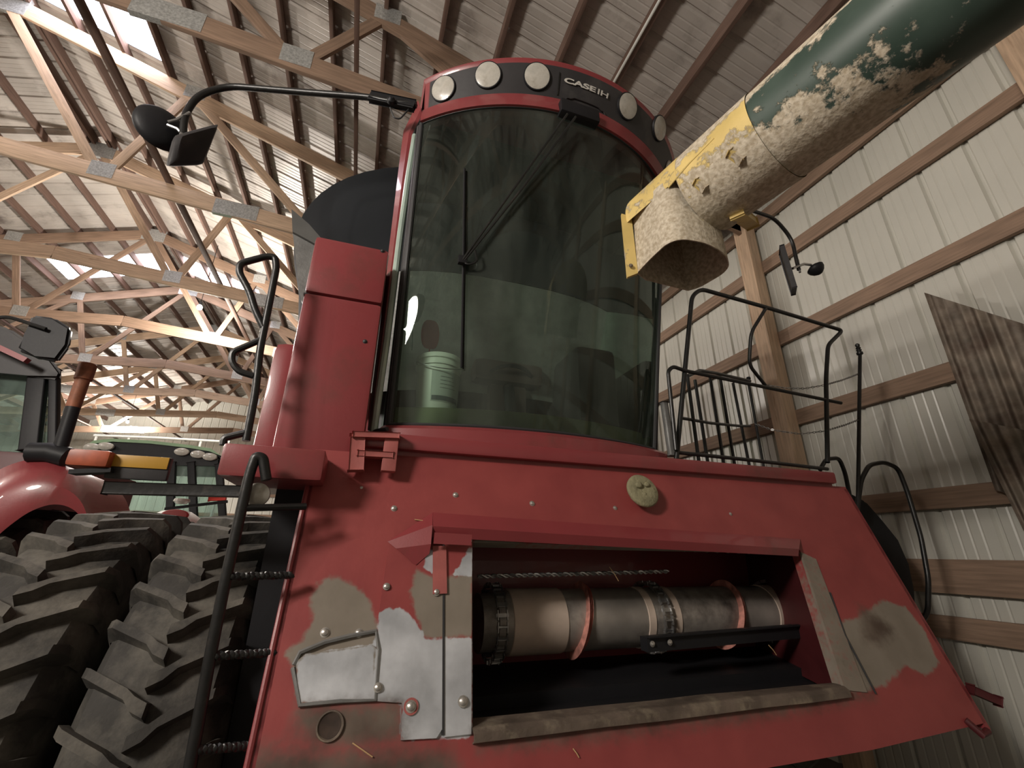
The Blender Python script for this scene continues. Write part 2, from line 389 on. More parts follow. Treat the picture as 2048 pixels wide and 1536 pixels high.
def truss(y, i):
    t = thing('roof_truss', (XR, y, HB-0.2), tl[i], 'truss', 'roof trusses')
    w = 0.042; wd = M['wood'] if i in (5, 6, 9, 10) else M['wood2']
    pm = NB(); 
    for s in (1, -1):
        xe = XR+s*9.3
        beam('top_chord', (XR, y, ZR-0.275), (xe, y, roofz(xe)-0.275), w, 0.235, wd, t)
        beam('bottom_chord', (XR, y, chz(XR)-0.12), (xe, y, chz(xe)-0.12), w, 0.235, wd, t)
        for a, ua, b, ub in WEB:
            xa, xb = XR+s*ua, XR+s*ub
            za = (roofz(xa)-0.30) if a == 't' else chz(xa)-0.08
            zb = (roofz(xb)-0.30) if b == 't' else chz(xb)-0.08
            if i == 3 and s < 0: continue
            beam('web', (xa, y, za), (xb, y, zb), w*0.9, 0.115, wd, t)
        for u, zf in ((1.68, chz), (4.2, chz), (6.56, chz), (2.31, lambda x: roofz(x)-0.13), (4.9, lambda x: roofz(x)-0.13)):
            xx = XR+s*u; bm = NB(); z = zf(xx)-0.07
            box(bm, (xx-0.13, y-w/2-0.004, z-0.11), (xx+0.13, y+w/2+0.004, z+0.11)); finish(bm, 'nail_plate', M['plate'], t, smooth=False)
        xx = XR+s*3.2; bm = NB(); box(bm, (xx-0.26, y-w/2-0.004, chz(xx)-0.235), (xx+0.26, y+w/2+0.004, chz(xx)-0.005)); finish(bm, 'nail_plate', M['plate'], t, smooth=False)
    bm = NB(); box(bm, (XR-0.22, y-w/2-0.004, ZR-0.46), (XR+0.22, y+w/2+0.004, ZR-0.15)); finish(bm, 'nail_plate', M['plate'], t, smooth=False)
for i, y in enumerate(TY): truss(y, i)
bl = ['left of the mirrors', 'left of the cab roof', 'beyond the ridge', 'near the far left wall']
for q, X in enumerate((-2.85, -0.53, -7.63, -9.95)):
    o = beam('lateral_brace', (X, Y0+.05, chz(X)+0.022), (X, Y1-.05, chz(X)+0.022), (0.075, 0.04, 0.075, 0.075)[q], 0.04, M['purlin'])
    tag(o, 'long brown brace board lying across the truss chords, '+bl[q], 'beam', 'lateral braces')
# hanging bulbs: visible pair, key read from cast shadows, added unseen fill bulbs
ll = ['lit bulb hanging below the bright roof panels', 'small lit bulb above the green cab roof near the end wall', 'unseen fill bulb added between the middle trusses', 'lit bulb behind the camera', 'unseen fill bulb added over the left bay', 'unseen fill bulb added at the back of the left bay']
for i, (x, y, z, e) in enumerate(LAMPS):
    t = thing('hanging_bulb', (x, y, z), ll[i], 'lamp', 'hanging bulbs')
    bm = NB(); lathe(bm, (x, y, z-0.06), (0, 0, 1), [(0, 0), (0.01, .03), (.04, .05), (.075, .045), (.11, .02), (.12, 0)], 16, up=Vector((1, 0, 0))); finish(bm, 'bulb', M['bulb'], t)
    bm = NB(); lathe(bm, (x, y, z+0.05), (0, 0, 1), [(0, .022), (.06, .025), (.07, .008)], 12, up=Vector((1, 0, 0)), cap=True); tube(bm, [(x, y, z+.1), (x, y, min(roofz(x)-.02, z+1.5))], .006, 6); finish(bm, 'socket', M['black'], t)
    L = bpy.data.lights.new('bulb_light', 'POINT'); L.energy = e; L.color = LCOL; L.shadow_soft_size = 0.4 if i == 3 else 0.12
    lo = bpy.data.objects.new('bulb_light', L); C.objects.link(lo); lo.location = (0, 0, -0.2); lo.parent = t
# old corrugated sheets leaning on the wall
def corr(pts, label, off):
    """quad given as pixel corners TL TR BR BL on the plane X=XW-off"""
    P = [PX(px, py, XW-off) for px, py in pts]; bm = NB(); rows = []
    for b in range(2):
        row = []
        A, B = (P[0], P[1]) if b == 0 else (P[3], P[2])
        for k in range(161):
            t = k/160; p = A.lerp(B, t); p.x += 0.018*math.sin(t*(B-A).length/0.10*2*math.pi); row.append(p)
        rows.append(row)
    loft(bm, rows); bmesh.ops.solidify(bm, geom=bm.faces[:], thickness=0.003)
    tag(finish(bm, 'corrugated_sheet', M['rustsheet']), label, 'metal sheet')
corr([(1848, 585), (2230, 705), (2420, 1130), (1990, 980)], 'upper rusty corrugated sheet standing against the right wall', 0.13)
corr([(1938, 838), (2250, 900), (2520, 1560), (2110, 1190)], 'lower dark rusty corrugated sheet in front of the upper one', 0.20)

# ================================================================ COMBINE HARVESTER
CB = thing('combine_harvester', (1.1, 2.6, 0), 'large red combine harvester with curved windshield and open feeder throat, filling the centre', 'combine')
G = CAMH
def arc(t, xc, hw, yf, sag, z):
    """plan arc bulging to -Y; t in -1..1"""
    R = (hw*hw+sag*sag)/(2*sag); A = math.asin(hw/R); a = A*t
    return Vector((xc+R*math.sin(a), yf+R-R*math.cos(a), z))
TT = [i/24-1 for i in range(49)]
def ringrow(lv, t0=-1, t1=1, n=48): return [arc(t0+(t1-t0)*k/n, *lv) for k in range(n+1)]
V_top = (0.85, 0.80, 1.362, 0.33, G+2.35); V_top2 = (0.85, 0.797, 1.364, 0.33, G+2.338)
V_b0 = (0.85, 0.79, 1.370, 0.33, G+2.326); V_b1 = (0.835, 0.765, 1.445, 0.30, G+2.175)
V_g = (0.80, 0.735, 1.425, 0.29, G+2.055)
B_g = (0.745, 0.665, 1.765, 0.13, G+0.50)
def lerplv(a, b, s): return tuple(x+(y-x)*s for x, y in zip(a, b))
# roof cap
bm = NB()
def back(row, yb): return [Vector((row[0].x, yb, row[0].z))]+row+[Vector((row[-1].x, yb, row[-1].z))]
c1 = (0.85, 0.70, 1.50, 0.30, G+2.40)
rows = [back(ringrow(l), 3.0) for l in (c1, V_top, V_top2, V_b0)]
vs = loft(bm, rows); bm.faces.new(vs[0])
finish(bm, 'cab_roof', M['red'], CB, ang=30)
bm = NB(); loft(bm, [ringrow(V_b0, -0.97, 0.97), ringrow(V_b1, -0.97, 0.97)]); bmesh.ops.solidify(bm, geom=bm.faces[:], thickness=0.012)
band = finish(bm, 'light_band', M['charcoal'], CB)
bm = NB(); loft(bm, [ringrow(V_b0, -1, -0.965, 3), ringrow(V_b1, -1, -0.965, 3)]); loft(bm, [ringrow(V_b0, .965, 1, 3), ringrow(V_b1, .965, 1, 3)])
V_b2 = (0.835, 0.775, 1.425, 0.30, G+2.165); V_g2 = (0.80, 0.745, 1.405, 0.29, G+2.05)
loft(bm, [ringrow(V_b1), ringrow(V_b2), ringrow(lerplv(V_b2, V_g2, .5)), ringrow(V_g2), ringrow(lerplv(V_g2, (0.80, .73, 1.47, .29, G+2.05), 1))])
bmesh.ops.solidify(bm, geom=bm.faces[:], thickness=0.006)
finish(bm, 'roof_fascia', M['red'], CB, ang=40)
def band_frame(px, py):
    """closest band point under a pixel, with the band's local axes"""
    best = None
    for i in range(401):
        t = -1+i/200
        for j in range(21):
            p = arc(t, *lerplv(V_b0, V_b1, j/20)); v = p-CAMP; c = RM.transposed() @ v
            q = (1024+F*c.x/c.z-px)**2 + (768+F*c.y/c.z-py)**2
            if best is None or q < best[0]: best = (q, t, j/20)
    return best[1], best[2]
def band_axes(t, s):
    p = arc(t, *lerplv(V_b0, V_b1, s)); a = arc(t+.01, *lerplv(V_b0, V_b1, s)); b = arc(t, *lerplv(V_b0, V_b1, s-.05))
    ax = (a-p).normalized(); az = (b-p).normalized(); n = ax.cross(az).normalized()
    if n.y > 0: n = -n
    az = (az-ax*az.dot(ax)).normalized(); return p, ax, az, n
for i, (px, py) in enumerate([(887, 179), (977, 150), (1073, 154), (1254, 214), (1317, 257)]):
    t, s = band_frame(px, py); p, ax, az, n = band_axes(t, s)
    bm = NB(); lathe(bm, p+n*0.004, n, [(-0.02, .069), (0.0, .071), (.005, .069), (.006, .064)], 32, up=az, cap=True)
    h = finish(bm, 'work_light', M['black'], CB)
    bm = NB(); lathe(bm, p+n*0.008, n, [(-.002, .0655), (.002, .064), (.005, .05), (.007, .025), (.0075, 0)], 32, up=az); finish(bm, 'lamp_lens', M['lens'], h)
t, s = .93, .5; p, ax, az, n = band_axes(t, s)
bm = NB(); lathe(bm, p+n*0.002, n, [(0, .050), (.008, .045), (.013, .02), (.014, 0)], 24, up=az); finish(bm, 'work_light', M['lens'], CB)
# name badge
def text_mesh(body, size, bold=0.0):
    cu = bpy.data.curves.new('txt', 'FONT'); cu.body = body; cu.size = size; cu.extrude = size*0.03; cu.offset = bold
    o = bpy.data.objects.new('txt', cu); C.objects.link(o); dg = bpy.context.evaluated_depsgraph_get()
    me = bpy.data.meshes.new_from_object(o.evaluated_get(dg)); bpy.data.objects.remove(o)
    bm = NB(); bm.from_mesh(me); return bm
t0, s0 = band_frame(1130, 152); t1, s1 = band_frame(1218, 182)
def badge(body, ta, tb, sb, h, bold, name='badge_lettering'):
    bm = text_mesh(body, 1.0, bold); xs = [v.co.x for v in bm.verts]; ys = [v.co.y for v in bm.verts]
    x0, x1, y0, y1 = min(xs), max(xs), min(ys), max(ys)
    for v in bm.verts:
        p, ax, az, n = band_axes(ta+(tb-ta)*(v.co.x-x0)/(x1-x0), sb)
        v.co = p + az*((v.co.y-y0)/(y1-y0)*h) + n*(0.006+v.co.z*0.03)
    finish(bm, name, M['letters'], band, smooth=False)
tm = t0+(t1-t0)*0.70
badge('CASE', t0, tm, 0.44, 0.026, 0.035); badge('IH', tm+(t1-t0)*.05, t1, 0.44, 0.026, 0.012)
bm = NB()
p, ax, az, n = band_axes(t0-.03, .5); obox(bm, p+n*.002, ax, az, n, .005, .112, .006)
finish(bm, 'band_seam', M['tube'], band)
# small raised handle recess under badge
bm = NB(); pts = []
for k in range(15):
    tt = t0+.02+(t1-t0)*1.0*k/14; ss = .80 if 2 < k < 12 else (.95 if k in (0, 14) else .85)
    p, ax, az, n = band_axes(tt, ss); pts.append(p+n*.004)
tube(bm, pts, .004, 6); finish(bm, 'recess_edge', M['charcoal'], band)
# windshield
def glass_pt(t, s): return arc(t, *lerplv(V_g, B_g, s))
bm = NB(); loft(bm, [[glass_pt(t, s/12) for t in TT] for s in range(13)])
finish(bm, 'windshield', M['glassw'], CB)
# seals
bm = NB()
for t in (-1, 1): tube(bm, [glass_pt(t, s/12)+Vector((0.0, -.004, 0)) for s in range(13)], 0.011, 8)
tube(bm, [glass_pt(t, 0)+Vector((0, -.004, 0)) for t in TT], 0.008, 6); tube(bm, [glass_pt(t, 1)+Vector((0, -.006, 0)) for t in TT], 0.009, 6)
finish(bm, 'windshield_seal', M['seal'], CB)
# sill under the glass
def off(lv, dy, dz, dh=0): return (lv[0], lv[1]+dh, lv[2]+dy, lv[3], lv[4]+dz)
bm = NB()
rws = [off(B_g, .03, -.004), off(B_g, -.035, -.012, .02), off(B_g, -.055, -.03, .035), off(B_g, -.055, -.085, .035), off(B_g, -.035, -.10, .03), off(B_g, .02, -.105, .03)]
loft(bm, [ringrow(r) for r in rws]); bmesh.ops.solidify(bm, geom=bm.faces[:], thickness=0.004)
finish(bm, 'windshield_sill', M['red'], CB, ang=30)
# cab body: floor, back wall, sides
bm = NB(); floorz = G+.60
loft(bm, [back(ringrow((B_g[0], B_g[1]-.02, B_g[2]+.06, B_g[3], floorz)), 3.05), back(ringrow((B_g[0], B_g[1]-.02, B_g[2]+.05, B_g[3], floorz-.14)), 3.05)]); vs = back(ringrow((B_g[0], B_g[1]-.02, B_g[2]+.06, B_g[3], floorz)), 3.05); bm.faces.new([bm.verts.new(p) for p in vs]); finish(bm, 'cab_floor', M['mat'], CB, ang=30)
bm = NB(); box(bm, (0.0, 3.0, floorz), (1.56, 3.05, G+2.3)); box(bm, (0.06, 1.72, G+2.06), (1.54, 3.0, G+2.10)); finish(bm, 'cab_back_wall', M['cabin'], CB)
for (xt, xb) in ((.065, .08), (1.535, 1.41)):
    for (ya, yb) in ((1.735, 1.91), (2.98, 2.98)):
        bm = NB(); tube(bm, [(xt, ya, G+2.05), ((xt+xb)/2, (ya+yb)/2, G+1.3), (xb, yb, G+.45)], .022, 8); finish(bm, 'cab_pillar', M['charcoal'], CB)
for nm, xt, xb in (('side_window', .065, .08), ('side_window', 1.535, 1.41)):
    bm = NB(); loft(bm, [[Vector((xt, 1.76, G+2.04)), Vector((xt, 2.98, G+2.04))], [Vector((xb, 1.93, G+.46)), Vector((xb, 2.98, G+.46))]])
    finish(bm, nm, M['glassw'], CB)
# red side frame seen left of the glass
def PYs(L, Y): return [PY(a, b, Y) for a, b in L]
bm = NB()
out = [(836, 200), (822, 232), (807, 262), (798, 330), (786, 430), (775, 520), (760, 650), (745, 770), (735, 860)]
inn = [(852, 250), (846, 258), (838, 275), (822, 370), (806, 480), (796, 560), (779, 690), (762, 800), (752, 866)]
loft(bm, [[PY(a, b, 1.90+.004*i) for i, (a, b) in enumerate(out)], [PY(a+(c-a)*.35, b+(d_-b)*.35, 1.84+.004*i) for i, ((a, b), (c, d_)) in enumerate(zip(out, inn))], [PY(a+(c-a)*.62, b+(d_-b)*.62, 1.84+.004*i) for i, ((a, b), (c, d_)) in enumerate(zip(out, inn))]])
bmesh.ops.solidify(bm, geom=bm.faces[:], thickness=0.02); finish(bm, 'side_frame', M['red'], CB, ang=50)
bm = NB()
tube(bm, [PY(a+(c-a)*.66, b+(d_-b)*.66, 1.83+.006*i) for i, ((a, b), (c, d_)) in enumerate(zip(out, inn))]+[PY(752, 862, 1.84), PY(775, 858, 1.80)], .009, 8)
tube(bm, [PY(a+(c-a)*.80, b+(d_-b)*.80, 1.84+.006*i) for i, ((a, b), (c, d_)) in enumerate(zip(out[2:], inn[2:]))], .012, 8)
finish(bm, 'door_seal', M['seal'], CB)
bm = NB(); tube(bm, [PY(a+(c-a)*.73, b+(d_-b)*.73, 1.835+.006*i) for i, ((a, b), (c, d_)) in enumerate(zip(out[2:], inn[2:]))], .015, 8)
finish(bm, 'door_edge_strip', mat('pale_glass_edge', (.42, .52, .46), .2), CB)
# wiper: arm from the roof, blade hanging
def GP(px, py, off_=0.02):
    """point just in front of the windshield under a pixel"""
    v = ray(px, py); best = None
    for i in range(81):
        for j in range(81):
            p = glass_pt(-1+i/40, j/80); w_ = p-CAMP; q = w_.cross(v.normalized()).length
            if best is None or q < best[0]: best = (q, p)
    t = best[1].y/v.y; return CAMP + v*(t*(1-off_/best[1].y))
bm = NB()
a0, a1 = GP(1135, 228, .05), GP(925, 520, .035)
for sgn in (0, 1):
    o_ = Vector((.022*sgn, 0, .0)); tube(bm, [a0+o_*2, a0.lerp(a1, .5)+o_*1.6, a1+o_*.4], .0055, 8)
tube(bm, smoothpath([GP(920, 518, .035), GP(935, 530, .035), GP(955, 523, .035), GP(950, 500, .035)], .02), .005, 6)
wa = finish(bm, 'wiper_arm', M['tube'], CB)
bm = NB(); b0, b1 = GP(929, 338, .012), GP(923, 735, .012); pts = [b0.lerp(b1, k/10) for k in range(11)]
for k, p in enumerate(pts): p.y -= .006*math.sin(math.pi*k/10)
tube(bm, pts, .006, 8); tube(bm, [p+Vector((.010, .012, 0)) for p in pts], .004, 6); box(bm, GP(925, 520, .03)-Vector((.02, .01, .02)), GP(925, 520, .03)+Vector((.02, .015, .02)), .004)
finish(bm, 'wiper_blade', M['black'], wa)
bm = NB(); q = GP(1138, 222, .03); box(bm, q+Vector((-.045, -.01, -.015)), q+Vector((.17, .05, .07)), .01); finish(bm, 'wiper_motor', M['black'], CB)

# ---------------- sloped front face with wear
def inpoly(x, y, P):
    c = False; j = len(P)-1
    for i in range(len(P)):
        if (P[i][1] > y) != (P[j][1] > y) and x < (P[j][0]-P[i][0])*(y-P[i][1])/(P[j][1]-P[i][1])+P[i][0]: c = not c
        j = i
    return c
def sdist(x, y, P):
    d = 1e9; j = len(P)-1
    for i in range(len(P)):
        ax, ay = P[j]; bx, by = P[i]; dx, dy = bx-ax, by-ay; t = max(0, min(1, ((x-ax)*dx+(y-ay)*dy)/(dx*dx+dy*dy+1e-12)))
        d = min(d, math.hypot(x-ax-t*dx, y-ay-t*dy)); j = i
    return d if inpoly(x, y, P) else -d
def toXZ(L): return [(p.x, p.z) for p in (PF(a, b) for a, b in L)]
W_primer = [toXZ(q) for q in ([(636, 1165), (665, 1152), (700, 1165), (730, 1190), (750, 1225), (757, 1260), (755, 1402), (598, 1408), (590, 1340), (570, 1312), (585, 1292), (610, 1275), (625, 1240), (618, 1200)],
    [(830, 1138), (862, 1152), (886, 1152), (905, 1152), (945, 1145), (945, 1272), (850, 1276), (830, 1228), (822, 1180)],
    [(1606, 1112), (1640, 1150), (1690, 1300), (1745, 1380), (1690, 1385), (1660, 1290)],
    [(1720, 1235), (1765, 1200), (1812, 1215), (1850, 1262), (1880, 1330), (1850, 1350), (1810, 1330), (1770, 1372), (1700, 1380), (1670, 1300), (1665, 1250)],
    [(960, 1068), (1010, 1066), (1040, 1086), (1150, 1090), (1320, 1086), (1600, 1105), (1600, 1122), (945, 1100), (945, 1088)])]
W_metal = [toXZ(q) for q in ([(757, 1228), (775, 1216), (800, 1215), (824, 1232), (842, 1262), (850, 1277), (945, 1274), (945, 1475), (800, 1478), (803, 1402), (745, 1400)],
    [(866, 1085), (868, 1150), (845, 1135), (852, 1110)], [(938, 1095), (945, 1095), (945, 1150), (905, 1152)], [(592, 1325), (612, 1308), (745, 1290), (748, 1398), (602, 1402)])]
W_rust = [toXZ(q) for q in ([(595, 1408), (805, 1400), (808, 1480), (700, 1500), (620, 1490), (585, 1450)], [(945, 1462), (970, 1466), (1330, 1429), (1690, 1380), (1750, 1392), (1560, 1430), (1200, 1478), (960, 1500)], [(1720, 1215), (1760, 1235), (1790, 1262), (1760, 1290), (1725, 1280)],[(500, 1500), (900, 1500), (950, 1600), (480, 1620)])]
def wearcol(x, z):
    def val(Ps, soft):
        d = max(sdist(x, z, P) for P in Ps); return max(0.0, min(1.0, 0.5+d/soft))
    n1 = noise.noise(Vector((x*18, z*18, 3)))*.012
    return (val(W_metal, .04+n1), val(W_primer, .06+n1), val(W_rust, .09)*.95)
def paneled(bm_polys, name, parent, offs=0.0, thick=0.006, res=0.02, mname='worn', bound=None):
    bm = NB()
    for P in bm_polys:
        vs = [bm.verts.new((x, 0, z)) for x, z in P]; bm.faces.new(vs)
    bmesh.ops.remove_doubles(bm, verts=bm.verts, dist=1e-4)
    xs = [v.co.x for v in bm.verts]; zs = [v.co.z for v in bm.verts]
    bmesh.ops.triangulate(bm, faces=bm.faces[:])
    for lo, hi, nrm in ((min(xs), max(xs), Vector((1, 0, 0))), (min(zs), max(zs), Vector((0, 0, 1)))):
        k = lo+res
        while k < hi:
            bmesh.ops.bisect_plane(bm, geom=bm.verts[:]+bm.edges[:]+bm.faces[:], plane_co=nrm*k, plane_no=nrm); k += res
    cl = bm.verts.layers.float_color.new('wear')
    for v in bm.verts: v[cl] = wearcol(v.co.x, v.co.z)+(1,)
    for v in bm.verts: v.co = toF(v.co.x, v.co.z, offs)
    be = [e for e in bm.edges if e.is_boundary]
    r = bmesh.ops.extrude_edge_only(bm, edges=be)
    nrm = Vector((0, 1, -.33)).normalized()
    for v in r['geom']:
        if isinstance(v, bmesh.types.BMVert): v.co += nrm*thick
    c = finish(bm, name, M[mname], parent, ang=25)
    return c
zt, zb = G+.335, G-.63
oTL, oTR, oBR, oBL = (.395, G+.029), (1.915, G+.022), (1.806, G-.46), (.377, G-.463)
TLc, TRc, BRc, BLc = (-.169, zt), (2.458, zt+.01), (2.455, zb+.02), (-.175, zb)
face = paneled([[TLc, (.395, zt), oTL, oBL, (.377, zb), BLc], [(.395, zt), (1.915, zt), oTR, oTL], [(1.915, zt), TRc, BRc, (1.806, zb), oBR, oTR], [oBL, oBR, (1.806, zb), (.377, zb)]], 'front_face', CB, 0, .05, .02)
# top flange and side flange of the face, body behind it
bm = NB()
prism(bm, [toF(-.169, zt), toF(2.458, zt+.01), toF(2.458, zt+.01)+Vector((0, .9, 0)), toF(-.169, zt)+Vector((0, .9, 0))], (0, 0, -.02))
finish(bm, 'deck_plate', M['red'], CB)
for x0 in (-.175, 2.44):
    bm = NB(); q = [toF(x0, zt-.002), toF(x0, zb), toF(x0, zb)+Vector((0, .10, 0)), toF(x0, zt-.002)+Vector((0, .10, 0))]
    prism(bm, q, (.02, 0, 0)); finish(bm, 'face_side_plate', M['red'], CB)
# rolled edge on the left side with weld lump
bm = NB(); tube(bm, [toF(-.170, zt-.01), toF(-.172, G-.1), toF(-.174, zb)], .008, 8)
finish(bm, 'rolled_edge', M['red'], CB)
# horizontal band behind the face top (cab base beam)
bm = NB(); box(bm, (-.02, 1.668, G+.352), (2.36, 1.80, G+.412), .012); box(bm, (-.02, 1.70, zt-.02), (2.36, 1.78, G+.355)); finish(bm, 'deck_beam', M['red'], CB)
# lip over the opening: a hooded strip sloping out, with the folded left wing
bm = NB()
A_, B_ = toXZ([(865, 1025)])[0], toXZ([(1600, 1078)])[0]
p1, p2 = toF(*A_, .002), toF(*B_, .002); p3, p4 = PF(865, 1052, .045), PF(1598, 1098, .035)
loft(bm, [[p1, p2], [p3, p4], [p3+Vector((0, .012, -.036)), p4+Vector((0, .010, -.03))]])
bmesh.ops.solidify(bm, geom=bm.faces[:], thickness=0.004); finish(bm, 'opening_hood', M['red'], CB, ang=20)
bm = NB(); w1, w2, w3, w4 = PF(775, 1083, .004), PF(865, 1050, .045), PF(862, 1088, .045), PF(832, 1130, .004)
loft(bm, [[w1, w2], [w1.lerp(w4, .3), w3], [w4, w3+Vector((0, .02, -.03))]]); loft(bm, [[toF(*A_, .002), w2], [w1, w2]])
bmesh.ops.solidify(bm, geom=bm.faces[:], thickness=0.003); finish(bm, 'hood_wing', M['red'], CB, ang=15)
# wear plates
pa = paneled([toXZ([(776, 1098), (832, 1132), (866, 1100), (886, 1100), (884, 1455), (872, 1474), (801, 1478), (803, 1404), (744, 1400), (757, 1230)])], 'wear_plate', CB, .008, .007, .012)
pb = paneled([toXZ([(889, 1080), (943, 1086), (941, 1466), (888, 1472)])], 'wear_plate', CB, .008, .007, .012)
pc = paneled([toXZ([(592, 1322), (612, 1306), (700, 1295), (745, 1288), (756, 1300), (752, 1400), (600, 1405)])], 'cover_plate', CB, .010, .009, .012)
bm = NB(); tube(bm, [PF(a, b, .006) for a, b in [(588, 1330), (600, 1305), (650, 1284), (700, 1272), (752, 1262), (758, 1300), (750, 1400), (680, 1402), (600, 1410), (586, 1335)]], .0065, 6); finish(bm, 'sealant_bead', M['galv'], pc)
bm = NB(); bar(bm, PF(868, 1076, .05), PF(943, 1080, .05), .004, .035); box(bm, PF(905, 1079, .052)-Vector((.0, .0, .0)), PF(905, 1079, .052)+Vector((.001, .001, .001)))
finish(bm, 'clamp_strip', M['red'], CB)
bm = NB(); q1, q2 = PF(866, 1092, .014), PF(866, 1188, .014); bar(bm, q1+Vector((.022, 0, 0)), q2+Vector((.022, 0, 0)), .045, .004, up=Vector((0, 1, 0))); finish(bm, 'clamp_strip', M['bracket'], CB)
# dark seam between plates
bm = NB(); bar(bm, PF(887, 1090, .006), PF(886, 1470, .006), .006, .01, up=Vector((0, 1, 0))); finish(bm, 'plate_seam', M['seal'], CB)
# right inner flange
bm = NB(); prism(bm, [PF(1602, 1104, .005), PF(1632, 1118, .005), PF(1735, 1385, .005), PF(1690, 1380, .005)], Vector((0, .01, -.003))); finish(bm, 'right_flange', M['worn'], CB)
fl = bpy.data.objects['right_flange']; ca = fl.data.color_attributes.new('wear', 'FLOAT_COLOR', 'POINT')
for i in range(len(fl.data.vertices)): ca.data[i].color = (0.0, .62, .25, 1)
bm = NB(); tube(bm, [PF(1660, 1185, .004), PF(1690, 1270, .004), PF(1752, 1388, .004)], .0035, 6); finish(bm, 'flange_seam', M['seal'], CB)
# round hole in the lower left bracket
bm = NB(); c_ = PF(660, 1452, .003); nF = Vector((0, -1, .33)).normalized()
lathe(bm, c_, nF, [(-.002, .026), (.003, .030), (.003, .033), (-.002, .034)], 28, up=Vector((1, 0, 0)))
hole = finish(bm, 'bracket_hole_rim', M['rust'], CB)
bm = NB(); lathe(bm, c_-nF*.001, nF, [(0.001, .0265), (-.0005, .02), (-.001, 0)], 28, up=Vector((1, 0, 0))); finish(bm, 'hole_inside', mat('dark_brown_hole_shade', (.045, .028, .02), .8, var=.4, scale=30), hole)  # dark brown disc paints the shade inside the hole
# bolts
def bolt(p, r=.008, n=nF, m='bolt', parent=CB, name='bolt_head'):
    bm = NB(); lathe(bm, p, n, [(-.002, r*1.35), (.001, r*1.35), (.0015, r), (r*.7, r*.85), (r*.95, r*.4), (r, 0)], 12, up=Vector((1, 0, 0)))
    return finish(bm, name, M[m], parent)
for (a, b, r) in [(723, 975, .004), (788, 1017, .008), (911, 990, .008), (1064, 1007, .008), (1230, 1016, .007), (1461, 1028, .006), (773, 1173, .008), (718, 1266, .009), (650, 1265, .010), (756, 1375, .009), (822, 1413, .011), (926, 1403, .011), (875, 1078, .009), (939, 1079, .008), (873, 1184, .009)]:
    bolt(PF(a, b, .012 if a > 740 and b > 1050 else 0.0), r)
bm = NB(); lathe(bm, PF(822, 1413, .009), nF, [(0, .02), (.003, .02), (.003, 0)], 20, up=Vector((1, 0, 0))); finish(bm, 'rusty_washer', M['bracket'], CB)
# dusty round plug
bm = NB(); c_ = PF(1275, 990, .0); lathe(bm, c_, nF, [(0, .035), (.02, .05), (.035, .072), (.045, .073), (.052, .066), (.05, .03), (.047, 0)], 36, up=Vector((1, 0, 0)))
for (dx, dz, rr) in [(-.02, .02, .018), (.02, .025, .014), (.0, -.022, .02), (.025, -.03, .016)]:
    bmesh.ops.create_icosphere(bm, subdivisions=2, radius=rr, matrix=Matrix.Translation(c_+nF*.048+Vector((dx, 0, dz))) @ Matrix.Diagonal((1, .5, .8, 1)))
finish(bm, 'round_knob', M['olive'], CB, ang=60)
# H shaped bracket
bm = NB(); nn = nF
H_ = lambda a, b, o: PF(a, b, o)
for a0_, a1_, b0_, b1_ in ((716, 712, 870, 942), (784, 776, 872, 944)):
    p, q = H_(a0_, b0_, .07), H_(a1_, b1_, .04); bar(bm, p, q, .03, .05, up=Vector((1, 0, 0)), bev=.004)
bar(bm, H_(706, 871, .07), H_(797, 874, .07), .05, .02, bev=.004); bar(bm, H_(715, 908, .05), H_(785, 912, .05), .04, .02, bev=.004)
bar(bm, H_(716, 873, .07), H_(716, 873, -.05), .03, .03); bar(bm, H_(784, 875, .07), H_(784, 875, -.05), .03, .03)
finish(bm, 'hinge_bracket', M['bracket'], CB)
# ---------------- throat interior and feeder drum
bm = NB()
zi0, zi1 = G-.50, G+.05
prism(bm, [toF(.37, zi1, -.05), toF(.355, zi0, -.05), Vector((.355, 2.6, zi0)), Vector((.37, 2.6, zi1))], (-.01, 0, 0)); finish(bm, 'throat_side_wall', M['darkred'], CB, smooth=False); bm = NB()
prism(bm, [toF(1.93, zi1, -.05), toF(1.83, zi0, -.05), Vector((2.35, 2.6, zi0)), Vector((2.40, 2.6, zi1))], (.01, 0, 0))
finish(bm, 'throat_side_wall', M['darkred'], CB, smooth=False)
bm = NB(); box(bm, (.3, 2.6, zi0-.02), (2.45, 2.64, zi1+.06)); box(bm, (.3, 1.62, zi1+.01), (2.44, 2.6, zi1+.03)); box(bm, (.3, 1.50, zi0-.03), (2.44, 2.6, zi0-.01)); finish(bm, 'throat_back', M['black'], CB, smooth=False)
YD, ZD, RD = 1.97, G-.272, .122
DR = NB(); lathe(DR, (.52, YD, ZD), (1, 0, 0), [(0, 0), (0, RD*.9), (.06, RD*.9), (.061, RD), (1.74, RD), (1.741, 0)], 40)
drum = finish(DR, 'feeder_drum', M['drum'], CB)
for i, (xa, wd_) in enumerate([(.64, .235), (1.26, .035), (1.40, .03), (2.0, .075), (2.18, .08)]):
    bm = NB(); lathe(bm, (xa, YD, ZD), (1, 0, 0), [(0, RD), (.002, RD+.004), (wd_, RD+.004), (wd_+.002, RD)], 40); finish(bm, 'dust_band', M['dusty'], drum)
